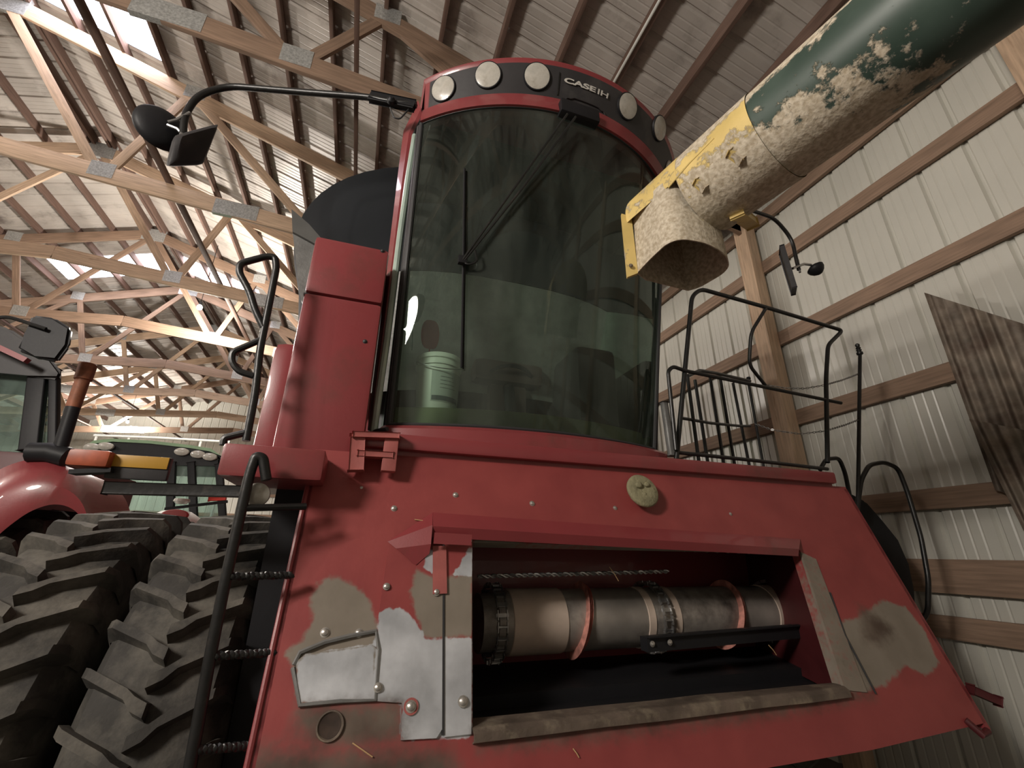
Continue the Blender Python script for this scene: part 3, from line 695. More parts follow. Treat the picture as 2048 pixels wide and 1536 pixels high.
for (xc, ln, tilt) in ((.96, .07, .35), (1.76, .07, .3)):
    bm = NB()
    for w_, dx in ((RD+.030, 0), (RD+.022, .012), (RD+.015, .024)):
        rows = [[], []]
        for k in range(41):
            a = 2*math.pi*k/40; x = xc+dx+.5*ln*math.sin(a+tilt)
            rows[0].append(Vector((x, YD+RD*.98*math.cos(a), ZD+RD*.98*math.sin(a)))); rows[1].append(Vector((x+.004, YD+w_*math.cos(a), ZD+w_*math.sin(a))))
        loft(bm, rows)
    bmesh.ops.solidify(bm, geom=bm.faces[:], thickness=0.004); finish(bm, 'drum_flight', M['flight'], drum)
def chain_loop(x):
    bm = NB(); n = 22
    for k in range(n):
        a = 2*math.pi*k/n; r = RD+.020; c0 = Vector((x, YD+r*math.cos(a), ZD+r*math.sin(a)))
        tg = Vector((0, -math.sin(a), math.cos(a))); rd = Vector((0, math.cos(a), math.sin(a)))
        for s in (-1, 1): obox(bm, c0+Vector((s*.019, 0, 0)), Vector((1, 0, 0)), tg, rd, .004, .036, .016)
        obox(bm, c0+tg*.0, Vector((1, 0, 0)), tg, rd, .046, .009, .009, .002)
    return finish(bm, 'feeder_chain', M['steel'], drum)
for x in (.585, 1.345, 2.10): chain_loop(x)
bm = NB(); pA, pB = PY(955, 1153, 1.74), PY(1336, 1143, 1.74); L_ = (pB-pA).length; n_ = 34
pts = []
for k in range(n_*8+1):
    t = k/(n_*8); a = t*n_*math.pi; p = pA.lerp(pB, t); pts.append(p+Vector((0, math.cos(a), math.sin(a)))*.0045)
tube(bm, pts, .0045, 6); tube(bm, [pA.lerp(pB, k/(n_*8))*2-pts[k] for k in range(len(pts))], .0045, 6); finish(bm, 'twisted_rod', M['steel'], CB)
bm = NB(); a_, b_ = PY(1288, 1288, 1.70), PY(1592, 1262, 1.74)
bar(bm, a_, b_, .045, .05); bar(bm, a_+Vector((0, -.03, .028)), b_+Vector((0, -.03, .028)), .02, .006); finish(bm, 'angle_bar', M['black'], CB)
for px_, py_ in ((1305, 1288), (1340, 1285)): bolt(PY(px_, py_, 1.675), .008, Vector((0, -1, 0)))
bm = NB(); pA, pB = PY(1280, 1097, 1.66), PY(1600, 1108, 1.66); pts = []
for k in range(161):
    t = k/160; a = t*30*math.pi; pts.append(pA.lerp(pB, t)+Vector((0, math.cos(a), math.sin(a)))*.004)
tube(bm, pts, .004, 5); finish(bm, 'twisted_rod', M['rust'], CB)
# lower lip
bm = NB()
l1, l2 = PF(945, 1462, .004), PF(1690, 1378, .004); 
loft(bm, [[l1+Vector((0, .07, .004)), l2+Vector((.02, .06, .004))], [l1+Vector((0, .0, .004)), l2+Vector((0, 0, .004))], [l1+Vector((0, -.016, -.004)), l2+Vector((0, -.016, -.004))], [l1+Vector((0, -.018, -.018)), l2+Vector((0, -.018, -.018))], [l1+Vector((0, -.0, -.026)), l2+Vector((0, -.0, -.026))]])
bmesh.ops.subdivide_edges(bm, edges=bm.edges[:], cuts=6, use_grid_fill=True)
for v in bm.verts: v.co.z += .004*noise.noise(v.co*14); v.co.y += .004*noise.noise(v.co*11+Vector((5, 0, 0)))
bmesh.ops.solidify(bm, geom=bm.faces[:], thickness=0.004); finish(bm, 'lower_lip', M['rust'], CB, ang=50)
# lower right tabs and latch
bm = NB(); bar(bm, PF(1940, 1378, .0), PF(1996, 1402, .02), .03, .03, bev=.006); tube(bm, [PF(1930, 1440, 0), PF(1965, 1470, .02), PF(1975, 1462, .02)], .013, 10); finish(bm, 'corner_latch', M['darkred'], CB)
# ---------------- left deck, service box, ladder, hand rails
bm = NB(); pt = [PY(447, 884, 1.52), PY(640, 884, 1.52), PY(640, 962, 1.52), PY(600, 962, 1.52), PY(460, 958, 1.52), PY(447, 950, 1.52)]
z0_, z1_ = pt[2].z, pt[0].z
box(bm, (pt[0].x, 1.52, z0_), (-.12, 2.0, z1_), .012); finish(bm, 'side_deck', M['red'], CB)
bm = NB(); X0_, X1_ = PY(590, 680, 1.72).x, PY(740, 680, 1.72).x
bx0 = PY(633, 475, 1.72); bx1 = PY(765, 485, 1.72); 
xL, xR = -.315, -.010; zT = PY(640, 472, 1.72).z; zM = PY(610, 582, 1.72).z
box(bm, (xL, 1.72, z1_), (xR, 1.98, zM-.003), .018); sb = finish(bm, 'service_box', M['red'], CB)
bm = NB(); box(bm, (xL, 1.72, zM+.003), (xR, 1.98, zT), .018); finish(bm, 'service_box_lid', M['red'], CB)
bm = NB(); box(bm, (xL-.004, 1.74, zM-.004), (xR-.01, 1.97, zM+.004)); finish(bm, 'lid_gap', M['seal'], sb)
for (a, b) in ((730, 683), (765, 502)): bolt(PY(a, b, 1.72), .007, Vector((0, -1, 0)), 'seal')
bm = NB(); box(bm, (-.44, 1.98, z1_), (-.30, 2.16, G+.86), .05); finish(bm, 'side_shield', M['red'], CB, ang=50)
bm = NB(); box(bm, (-.30, 1.98, z1_), (-.02, 2.2, G+1.2), .01); finish(bm, 'body_column', M['darkred'], CB)
bm = NB(); box(bm, (-.17, 3.1, .9), (1.4, 7.5, 2.9), .03); box(bm, (1.4, 3.1, .9), (2.3, 7.5, 1.9), .03); box(bm, (-.16, 2.2, .9), (2.3, 3.1, 1.9), .02); finish(bm, 'body_shell', M['red'], CB)
bm = NB(); box(bm, (-.165, 1.75, .95), (2.4, 2.4, 1.18)); box(bm, (-.285, 1.80, 1.0), (.3, 2.6, G+.215)); finish(bm, 'underframe', M['black'], CB)
# ladder
YL = 1.46
def TP(L, Y=None): return [PY(a[0], a[1], a[2] if len(a) > 2 else Y) for a in L]
bm = NB()
tube(bm, smoothpath(TP([(533, 960), (526, 916), (512, 912), (500, 945), (478, 1040), (450, 1165), (420, 1315), (390, 1480), (368, 1600)], YL), .03), .0145, 12)
lad = finish(bm, 'ladder_rail', M['tube'], CB)
for (a, b, c_, d_) in ((487, 1016, 612, 1013), (460, 1153, 585, 1150), (430, 1312, 552, 1305), (395, 1500, 520, 1490)):
    bm = NB(); pA, pB = PY(a, b, YL), PY(c_, d_, YL+.05); pts = []
    if b > 1020:
        for k in range(97):
            t = k/96; al = t*26*math.pi; pts.append(pA.lerp(pB, t)+Vector((0, math.cos(al), math.sin(al)))*.0018)
        tube(bm, pts, .0095, 6)
    else: tube(bm, [pA, pB], .010, 8)
    finish(bm, 'ladder_rung', M['tube'], CB)
# upper left hand rail
YH = 1.60
bm = NB()
tube(bm, smoothpath(TP([(492, 882), (510, 790), (520, 700), (540, 600), (553, 535), (550, 514), (532, 513), (480, 527), (478, 545), (500, 585), (510, 620), (527, 655)], YH), .03), .0125, 12)
tube(bm, smoothpath(TP([(521, 680), (465, 704), (463, 722), (475, 742), (508, 752)], YH), .02), .011, 10)
tube(bm, smoothpath(TP([(490, 866), (448, 876), (446, 890)], YH), .015), .0115, 10)
finish(bm, 'hand_rail', M['tube'], CB)
# ---------------- grain tank extension behind the cab
bm = NB(); rim = []
zr_ = G+2.30
def tk(cx, cy, a, b, z, n=64, e=2.6):
    o = []
    for k in range(n):
        th = 2*math.pi*k/n; cc, ss = math.cos(th), math.sin(th)
        o.append(Vector((cx+a*abs(cc)**(2/e)*(1 if cc > 0 else -1), cy+b*abs(ss)**(2/e)*(1 if ss > 0 else -1), z)))
    return o
rows = [tk(.75, 3.95, 1.54, 1.80, G+2.30), tk(.77, 3.95, 1.47, 1.74, G+2.0), tk(.78, 3.95, 1.42, 1.69, G+1.60)]
loft(bm, rows, True); bmesh.ops.solidify(bm, geom=bm.faces[:], thickness=0.01); finish(bm, 'tank_extension', M['tank'], CB, ang=50)
bm = NB(); loft(bm, [tk(.78, 3.95, 1.415, 1.685, G+1.60), tk(.80, 3.95, 1.28, 1.58, G+1.3), tk(.80, 3.95, 1.2, 1.5, G+.9)], True)
bmesh.ops.solidify(bm, geom=bm.faces[:], thickness=0.01); finish(bm, 'grain_tank', M['galv'], CB, ang=50)
bm = NB(); prism(bm, PYs([(585, 462), (600, 470), (640, 492), (636, 560), (612, 620), (602, 600), (594, 540)], 2.32), (0, .02, 0)); tp_ = finish(bm, 'tank_side_panel', M['galv'], CB, smooth=False)
bm = NB(); prism(bm, PYs([(583, 418), (590, 424), (618, 448), (644, 478), (640, 493), (600, 471), (585, 463)], 2.30), (0, .02, 0)); finish(bm, 'panel_flange', M['galvd'], tp_, smooth=False)
# ---------------- tires
def tire(name, cx, cy, cz, R, w, parent, lugs=42, m='rubber'):
    bm = NB(); hw = w/2
    prof = [(-hw*.70, R*.50), (-hw*.86, R*.54), (-hw*1.04, R*.68), (-hw*1.04, R*.80), (-hw*.94, R*.90), (-hw*.80, R*.935), (-hw*.4, R*.95), (0, R*.955), (hw*.4, R*.95), (hw*.80, R*.935), (hw*.94, R*.90), (hw*1.04, R*.80), (hw*1.04, R*.68), (hw*.86, R*.54), (hw*.70, R*.50)]
    lathe(bm, (cx, cy, cz), (1, 0, 0), prof, 72)
    def P(x, th, r): return Vector((cx+x, cy-r*math.sin(th), cz+r*math.cos(th)))
    for s in (-1, 1):
        for k in range(lugs):
            th0 = 2*math.pi*(k+(0.5 if s > 0 else 0))/lugs
            # centre line from the crown down to the shoulder
            cl = [(0.05*s*-1, .125, 0.0), (.14*s, .105, 0), (.28*s, .078, 0), (.6*s, .045, 0), (.88*s, .015, 0), (1.0*s, .0, -.03), (1.05*s, -.005, -.09)]
            rows = []
            for (u, dth, dr) in cl:
                x = u*hw; wdt = .0165+.005*(abs(u) < .2)
                top = R*(1.0-.02*abs(u))+dr*R; base = R*(.93-.02*abs(u))+dr*R
                rows.append([P(x, th0+dth-wdt*1.35, base), P(x, th0+dth-wdt*.85, top), P(x, th0+dth+wdt*.85, top), P(x, th0+dth+wdt*1.35, base)])
            v = loft(bm, rows); bm.faces.new(v[0]); bm.faces.new(v[-1][::-1])
    o = finish(bm, name, M[m], parent, ang=32)
    bm = NB(); lathe(bm, (cx, cy, cz), (1, 0, 0), [(-hw*.75, R*.50), (-hw*.70, R*.42), (-.02, R*.40), (-.02, R*.15), (.02, R*.15), (.02, R*.40), (hw*.70, R*.42), (hw*.75, R*.50)], 48); finish(bm, 'wheel_rim', M['darkred'], o)
    return o
TR_ = .90
for cx, cy in ((-.475, 2.45), (-.905, 2.45), (2.66, 3.3)): tire('tire', cx, cy, TR_, TR_, .36, CB)
bm = NB(); tube(bm, [(-1.1, 2.45, TR_), (3.0, 2.45, TR_)], .12, 16); finish(bm, 'axle', M['black'], CB)
for cx in (-.1, 2.3): tire('rear_tire', cx, 6.8, .65, .65, .35, CB, 18)
# ---------------- side marker arm (over the left tires)
YM = 1.56
bm = NB(); bar(bm, PY(212, 976, YM), PY(500, 984, YM), .035, .032, bev=.003); arm = finish(bm, 'marker_arm', M['tube'], CB)
bm = NB(); a_, b_ = PY(222, 900, YM), PY(338, 962, YM); box(bm, (PY(214, 930, YM).x, YM, b_.z), (PY(340, 930, YM).x, YM+.02, PY(280, 912, YM).z), .004); sgn = finish(bm, 'marker_panel', M['charcoal'], CB)
bm = NB(); zA, zB = PY(280, 912, YM).z, PY(280, 936, YM).z; box(bm, (PY(222, 925, YM).x, YM-.004, zB), (PY(338, 925, YM).x, YM+.001, zA), .001); finish(bm, 'reflector_strip', M['yellow'], sgn)
bm = NB(); a_, b_ = PY(150, 900, YM), PY(222, 938, YM); box(bm, (a_.x, YM-.03, b_.z), (b_.x, YM+.03, a_.z), .01); al = finish(bm, 'marker_lamp', M['amber'], CB)
bm = NB(); bar(bm, PY(145, 945, YM), PY(228, 942, YM), .04, .012); finish(bm, 'lamp_base', M['black'], al)
bm = NB(); c_ = PY(515, 990, 1.50); lathe(bm, c_, (0, -1, 0), [(-.02, .02), (0, .034), (.012, .034), (.02, .02), (.022, 0)], 28); finish(bm, 'round_marker_lens', M['lens'], CB)
# ---------------- mirrors
YA = 1.86
bm = NB(); tube(bm, smoothpath(TP([(833, 210, 1.70), (775, 203, 1.74), (735, 194, 1.78), (600, 184, 1.9), (455, 172, 2.0), (395, 190, 2.0), (368, 232, 2.0), (366, 275, 2.0)]), .09, 6), .0165, 12)
marm = finish(bm, 'mirror_arm', M['tube'], CB)
bm = NB(); p0, p1 = PY(828, 212, 1.70), PY(738, 193, 1.775); bar(bm, p0, p0.lerp(p1, .95), .028, .05, bev=.006); bolt_p = PY(782, 205, 1.72); lathe(bm, bolt_p, (0, -1, 0), [(0, .02), (.02, .02), (.03, .008), (.03, 0)], 12); finish(bm, 'arm_hinge', M['black'], marm)
bm = NB(); tube(bm, smoothpath(TP([(780, 215), (788, 236), (800, 238), (818, 218)], 1.71), .02), .004, 6); finish(bm, 'arm_cable', M['seal'], marm)
def dish(px, py, Y, d, r, nm='round_mirror'):
    bm = NB(); c_ = PY(px, py, Y); d = Vector(d).normalized(); lathe(bm, c_, d, [(0, 0), (0, r*.95), (-.004, r), (.012, r*1.0), (.028, r*.86), (.042, r*.6), (.05, r*.25), (.052, 0)], 36)
    return finish(bm, nm, M['black'], CB, ang=50)
dish(322, 258, 2.05, (.50, -.72, .02), .112)
def slab(c_, ax, ay, w, h, t, bev, nm):
    ax = ax.normalized(); ay = (ay-ax*ay.dot(ax)).normalized(); bm = NB(); obox(bm, c_, ax, ay, ax.cross(ay), w, h, t, bev); return finish(bm, nm, M['charcoal'], CB, ang=50)
# rectangular mirror from its corner pixels
q = [PY(350, 270, 1.93), PY(437, 247, 2.05), PY(405, 330, 2.06), PY(334, 333, 1.94)]
bm = NB(); nn = (q[1]-q[0]).cross(q[3]-q[0]).normalized()
cen = sum(q, Vector())/4; 
rr_ = [[cen+(p-cen)*s+nn*o for p in q] for s, o in ((.80, -.022), (.98, -.008), (1.0, .004), (.93, .022), (.6, .03))]
vs = []
for r in rr_:
    row = []
    for i in range(4):
        a, b, c2 = r[i-1], r[i], r[(i+1) % 4]; row += [b.lerp(a, .16), b.lerp(a, .045).lerp(b.lerp(c2, .045), .5), b.lerp(c2, .16)]
    vs.append(row)
v_ = loft(bm, vs, True); bm.faces.new(v_[0]); bm.faces.new(v_[-1][::-1]); finish(bm, 'rectangular_mirror', M['charcoal'], CB, ang=40)
bm = NB(); tube(bm, TP([(366, 270, 2.0), (355, 258, 2.0), (335, 250, 2.0)]), .008, 8); tube(bm, TP([(366, 262, 2.0), (360, 280, 1.98), (375, 292, 1.97)]), .010, 8)
tube(bm, TP([(380, 225, 1.99), (352, 240, 1.99), (336, 244, 1.99)]), .007, 8); finish(bm, 'mirror_clamp', M['steel'], CB)
# right mirror
bm = NB(); tube(bm, smoothpath(TP([(1440, 405, 1.72), (1500, 420, 1.75), (1550, 437, 1.78), (1584, 478, 1.8), (1594, 525, 1.8), (1598, 540, 1.8)]), .08, 6), .0125, 12); finish(bm, 'mirror_arm', M['tube'], CB)
bm = NB(); bar(bm, PY(1563, 500, 1.78), PY(1588, 582, 1.80), .15, .018, up=Vector((-.66, .75, 0)), bev=.006); finish(bm, 'rectangular_mirror', M['charcoal'], CB)
bm = NB(); c_ = PY(1630, 536, 1.82); lathe(bm, c_, (-.3, .25, .85), [(.022, 0), (.020, .03), (.008, .050), (0, .056), (-.02, .052), (-.04, .038), (-.055, .018), (-.06, 0)], 30); finish(bm, 'round_mirror', M['black'], CB, ang=50)
bm = NB(); tube(bm, TP([(1585, 537, 1.79), (1608, 528, 1.8), (1622, 530, 1.82)]), .009, 8); tube(bm, TP([(1596, 520, 1.8), (1600, 545, 1.8)]), .007, 8); finish(bm, 'mirror_clamp', M['steel'], CB)
# ---------------- right platform rails
YR = 1.80
bm = NB()
tube(bm, smoothpath(TP([(1352, 925), (1368, 760), (1384, 592), (1402, 578), (1530, 614), (1685, 661), (1656, 690), (1652, 760), (1655, 925)], YR), .045, 6), .0125, 12)
finish(bm, 'guard_rail', M['tube'], CB)
bm = NB()
tube(bm, smoothpath(TP([(1352, 900, 1.78), (1336, 742, 1.78), (1346, 733, 1.78), (1372, 742, 1.79), (1500, 768, 1.8), (1682, 806, 1.8)]), .03, 5), .0105, 10)
tube(bm, TP([(1356, 905), (1500, 920), (1655, 938)], YR), .010, 8)
finish(bm, 'guard_rail', M['tube'], CB)
bm = NB()
for (a, b, c_, d_, Y) in ((1375, 752, 1398, 926, 1.9), (1390, 760, 1416, 928, 2.0), (1420, 752, 1448, 930, 2.1), (1440, 752, 1470, 934, 2.2), (1466, 766, 1500, 938, 2.25), (1496, 760, 1528, 938, 2.3)):
    tube(bm, TP([(a, b, Y), (c_, d_, Y)]), .0095, 8)
tube(bm, TP([(1362, 836, 1.85), (1420, 846, 2.0), (1480, 852, 2.2), (1500, 852, 2.25)]), .009, 8)
tube(bm, smoothpath(TP([(1375, 752, 1.9), (1400, 741, 2.0), (1430, 746, 2.1), (1500, 762, 2.3)]), .02), .011, 8)
finish(bm, 'back_rail', M['tube'], CB)
bm = NB(); tube(bm, smoothpath(TP([(1532, 616, 1.8), (1502, 665, 1.85), (1498, 730, 1.9), (1530, 770, 1.95)]), .05), .0105, 10); finish(bm, 'guard_rail', M['tube'], CB)
# pole with finials and chains
YP = 2.0
bm = NB(); tube(bm, TP([(1720, 705), (1716, 1000)], YP), .0115, 12); c_ = PY(1719, 705, YP)
lathe(bm, c_, (0, 0, 1), [(-.02, .012), (-.015, .021), (.0, .021), (.006, .013), (.02, .018), (.024, .011), (.035, .017), (.045, .011), (.052, .014), (.064, .015), (.072, .008), (.074, 0)], 16, up=Vector((1, 0, 0))); finish(bm, 'chain_post', M['tube'], CB)
bm = NB(); lathe(bm, PY(1497, 757, 2.3), (0, 0, 1), [(-.015, 0), (-.01, .012), (0, .016), (.01, .012), (.015, 0)], 12, up=Vector((1, 0, 0))); finish(bm, 'rail_knob', M['black'], CB)
def chain(name, P, parent, link=.020, r=.0022):
    pts = []
    for a, b in zip(P, P[1:]):
        n = max(1, int((b-a).length/.004))
        for k in range(n): pts.append(a.lerp(b, k/n))
    pts.append(P[-1]); bm = NB(); acc = 0; last = pts[0]; i = 0
    for p in pts:
        if (p-last).length >= link*.72:
            d, s, u = frame(p-last); q = u if i % 2 else s; c0 = (p+last)/2
            tube(bm, [c0+d*(link*.5*math.cos(a))+q*(link*.26*math.sin(a)) for a in [2*math.pi*k/8 for k in range(9)]], r, 5, caps=False); last = p; i += 1
    return finish(bm, name, M['steel'], parent)
chain('safety_chain', [PY(*a) for a in ((1533, 770, 1.95), (1570, 776, 1.93), (1610, 777, 1.9), (1650, 770, 1.85), (1685, 760, 1.92), (1716, 748, 2.0))], CB)
chain('safety_chain', [PY(*a) for a in ((1510, 848, 2.2), (1545, 860, 2.1), (1600, 868, 2.0), (1650, 862, 1.9), (1690, 850, 1.95), (1716, 840, 2.0))], CB)
bm = NB()
tube(bm, smoothpath(TP([(1640, 940, 1.9), (1652, 918, 1.9), (1678, 916, 1.92), (1690, 945, 1.95), (1703, 1010, 2.0)]), .04, 6), .012, 10)
tube(bm, smoothpath(TP([(1714, 1020, 2.0), (1722, 960, 2.0), (1738, 930, 2.0), (1768, 924, 2.0), (1796, 936, 2.0), (1815, 985, 2.0), (1842, 1075, 2.0), (1857, 1160, 2.0), (1856, 1225, 2.0), (1838, 1252, 2.0), (1800, 1240, 2.0)]), .05, 6), .014, 12)
finish(bm, 'side_hand_rail', M['tube'], CB)
bm = NB(); lw = [PY(1312, 800, 1.83), PY(1340, 912, 1.83)]
bar(bm, PY(1328, 805, 1.84), PY(1344, 912, 1.84), .035, .03, up=Vector((0, 1, 0)), bev=.01); finish(bm, 'cab_corner_post', M['galv'], CB)
# cab interior: seat, steering column
bm = NB(); box(bm, (.55, 2.35, floorz+.35), (1.0, 2.8, floorz+.5), .05); box(bm, (.57, 2.72, floorz+.45), (.98, 2.86, floorz+.98), .06); box(bm, (.66, 2.4, floorz), (.9, 2.75, floorz+.36), .02); finish(bm, 'operator_seat', M['seat'], CB, ang=50)
bm = NB(); box(bm, (.53, 2.68, floorz+.78), (1.0, 2.88, floorz+1.03), .07); finish(bm, 'hood_reflection', mat('pale_reflection', (.55, .55, .50), .9), CB, ang=60)  # added pale block standing in for a white hood reflected in the windshield
bm = NB(); tube(bm, [(.78, 2.3, floorz), (.78, 2.4, floorz+.34)], .035, 10); c_ = Vector((.78, 2.42, floorz+.36))
lathe(bm, c_, Vector((0, .5, 1)), [(0, .15), (.012, .165), (.024, .15), (.012, .135), (0, .15)], 36); bar(bm, c_-Vector((.15, 0, 0)), c_+Vector((.15, 0, 0)), .03, .012); finish(bm, 'steering_wheel', M['black'], CB, ang=50)
bm = NB(); box(bm, (1.1, 2.1, floorz), (1.36, 2.9, floorz+.55), .04); finish(bm, 'side_console', M['charcoal'], CB)

# ================================================================ THINGS IN AND ON THE COMBINE
YB = 2.00; c0 = PY(872, 818, YB); rb = .106
bk = thing('bucket', (c0.x, YB, floorz), 'cream plastic bucket with a paper label standing inside the cab behind the windshield', 'bucket')
hB = .275
bm = NB(); lathe(bm, (c0.x, YB, floorz+.001), (0, 0, 1), [(0, 0), (0, rb*.86), (.01, rb*.89), (hB*.78, rb*.985), (hB*.79, rb*1.05), (hB*.83, rb*1.05), (hB*.84, rb), (hB*.90, rb), (hB*.91, rb*1.07), (hB*.97, rb*1.07), (hB, rb*1.02), (hB, rb*.95), (hB*.9, rb*.9), (hB*.9, 0)], 48, up=Vector((1, 0, 0))); finish(bm, 'bucket_body', M['cream'], bk)
def cyl_patch(m, a0, a1, z0_, z1_, o_, parent, name):
    bm = NB(); rows = []
    for z in (z0_, z1_):
        r = rb*(.89+.095*(z/(hB*.78)))+o_; rows.append([Vector((c0.x+r*math.sin(a0+(a1-a0)*k/20), YB-r*math.cos(a0+(a1-a0)*k/20), floorz+z)) for k in range(21)])
    loft(bm, rows); bmesh.ops.solidify(bm, geom=bm.faces[:], thickness=0.0008); return finish(bm, name, M[m], parent)
lb = cyl_patch('label', -.45, 1.35, .035, .185, .0015, bk, 'bucket_label')
cyl_patch('ink', -.40, 1.0, .040, .062, .003, lb, 'label_print')
for k in range(4): cyl_patch('ink', -.05, .75-.06*k, .10+.018*k, .1015+.018*k, .003, lb, 'label_print')
tube_b = NB(); tube(tube_b, [Vector((c0.x+rb*1.05*math.cos(a), YB-rb*.7*math.sin(a)-.05, floorz+hB*.86-.05*math.sin(a))) for a in [math.pi*k/16 for k in range(17)]], .0025, 6); finish(tube_b, 'bucket_handle', M['steel'], bk)
# flyswatter-like paddles above the bucket
def paddle(px0, py0, px1, py1, px2, py2, wpx, m, label, Y):
    bm = NB(); a, b, c_ = PY(px0, py0, Y), PY(px1, py1, Y), PY(px2, py2, Y); tube(bm, [a, b], .003, 6)
    d = (c_-b); s = d.cross(Vector((0, 1, 0))).normalized(); hw_ = wpx*Y/F/2; row = []
    pts = [b+d*(.5-.5*math.cos(math.pi*k/12))+s*(hw_*math.sin(math.pi*k/12)**.6) for k in range(13)]+[b+d*(.5-.5*math.cos(math.pi*k/12))-s*(hw_*math.sin(math.pi*k/12)**.6) for k in range(11, 0, -1)]
    prism(bm, pts, (0, .003, 0)); return tag(finish(bm, 'fly_swatter', M[m], None), label, 'fly swatter')
M['redp'] = mat('red_translucent_plastic', (0.42, 0.05, 0.045), 0.5); M['bluep'] = mat('pale_blue_plastic', (0.40, 0.52, 0.52), 0.5)
paddle(857, 735, 859, 698, 862, 640, 40, 'redp', 'red oval paddle sticking up above the bucket in the cab', 2.03)
paddle(824, 700, 826, 645, 842, 588, 28, 'bluep', 'pale blue oval paddle hanging in the lower left corner of the windshield', 2.0)
def straw(px, py, dx, dy, fn, label, L=.03):
    bm = NB(); tube(bm, [fn(px-dx, py-dy), fn(px, py)+Vector((0, -.003, .001)), fn(px+dx, py+dy)], .0016, 5); tag(finish(bm, 'straw_piece', M['straw'], None), label, 'straw', 'bits of straw on the combine')
straw(845, 1042, 16, 3, lambda a, b: PF(a, b, .004), 'orange bit of straw on the red face left of the hood')
straw(1228, 1148, 9, 14, lambda a, b: PY(a, b, 1.72), 'straw caught upright on the twisted rod in the throat')
straw(725, 1500, 20, 14, lambda a, b: PF(a, b, .004), 'long straw on the lower left of the red face')
straw(1152, 1506, 6, 9, lambda a, b: PF(a, b, .004), 'short straw below the rusty lip')
straw(1545, 1300, 8, 10, lambda a, b: PY(a, b, 1.69), 'pale leaf scrap hanging under the angle bar')

# ================================================================ UNLOADING AUGER (green and yellow)
n1 = ray(1255, 410).cross(ray(1700, 0)).normalized(); n2 = ray(1480, 440).cross(ray(2048, 50)).normalized()
axd = n1.cross(n2).normalized(); RA = .16
qv = axd.cross((n1+n2).normalized()).normalized()
if qv.z < 0: qv = -qv
half = math.acos(abs(n1.dot(n2)))/2; D_ = RA/math.sin(half)
A0 = CAMP+qv*D_                                     # nearest axis point to the camera
if axd.y < 0: axd = -axd
def axp(Y): return A0+axd*((Y-A0.y)/axd.y)
AG = thing('unloading_auger', axp(-1.5), 'long green and yellow grain auger caked with pale dust, reaching in from upper right', 'auger')
def augermat(name, base, rough):
    m, nt, b = nmat(name); L = nt.links
    tc = N(nt, 'ShaderNodeTexCoord'); at = N(nt, 'ShaderNodeVertexColor', layer_name='wear'); sp = N(nt, 'ShaderNodeSeparateColor'); L.new(at.outputs[0], sp.inputs[0])
    n1_ = N(nt, 'ShaderNodeTexNoise'); n1_.inputs['Scale'].default_value = 16; n1_.inputs['Detail'].default_value = 10; n1_.inputs['Roughness'].default_value = .7; L.new(tc.outputs['Object'], n1_.inputs['Vector'])
    n2_ = N(nt, 'ShaderNodeTexNoise'); n2_.inputs['Scale'].default_value = 70; n2_.inputs['Detail'].default_value = 8; L.new(tc.outputs['Object'], n2_.inputs['Vector'])
    a = N(nt, 'ShaderNodeMath', operation='MULTIPLY_ADD'); L.new(n1_.outputs[0], a.inputs[0]); a.inputs[1].default_value = 1.5; a.inputs[2].default_value = -.75
    s = N(nt, 'ShaderNodeMath', operation='ADD'); L.new(a.outputs[0], s.inputs[0]); L.new(sp.outputs[0], s.inputs[1])
    r = N(nt, 'ShaderNodeMapRange', interpolation_type='SMOOTHSTEP'); r.inputs[1].default_value = .46; r.inputs[2].default_value = .58; L.new(s.outputs[0], r.inputs[0])
    cr = N(nt, 'ShaderNodeValToRGB'); cr.color_ramp.elements[0].position = .35; cr.color_ramp.elements[1].position = .65
    cr.color_ramp.elements[0].color = (.42, .35, .25, 1); cr.color_ramp.elements[1].color = (.66, .59, .47, 1); L.new(n2_.outputs[0], cr.inputs[0])
    n3_ = N(nt, 'ShaderNodeTexNoise'); n3_.inputs['Scale'].default_value = 5; n3_.inputs['Detail'].default_value = 8; L.new(tc.outputs['Object'], n3_.inputs['Vector'])
    bc = N(nt, 'ShaderNodeValToRGB'); bc.color_ramp.elements[0].position = .4; bc.color_ramp.elements[1].position = .68
    bc.color_ramp.elements[0].color = base+(1,); bc.color_ramp.elements[1].color = tuple(min(1, c*1.25+.02) for c in base)+(1,); L.new(n3_.outputs[0], bc.inputs[0])
    mx = N(nt, 'ShaderNodeMix', data_type='RGBA'); L.new(r.outputs[0], mx.inputs[0]); L.new(bc.outputs[0], mx.inputs[6]); L.new(cr.outputs[0], mx.inputs[7]); L.new(mx.outputs[2], b.inputs['Base Color'])
    rr = N(nt, 'ShaderNodeMapRange'); L.new(r.outputs[0], rr.inputs[0]); rr.inputs[3].default_value = rough; rr.inputs[4].default_value = .95; L.new(rr.outputs[0], b.inputs['Roughness'])
    h = N(nt, 'ShaderNodeMath', operation='MULTIPLY_ADD'); L.new(n2_.outputs[0], h.inputs[0]); L.new(r.outputs[0], h.inputs[1]); L.new(r.outputs[0], h.inputs[2])
    bp = N(nt, 'ShaderNodeBump'); bp.inputs['Strength'].default_value = .55; bp.inputs['Distance'].default_value = .006; L.new(h.outputs[0], bp.inputs['Height']); L.new(bp.outputs[0], b.inputs['Normal'])
    return m
M['agreen'] = augermat('dusty_green_auger', (.035, .062, .048), .42); M['ayellow'] = augermat('dusty_yellow_auger', (.64, .48, .17), .5)
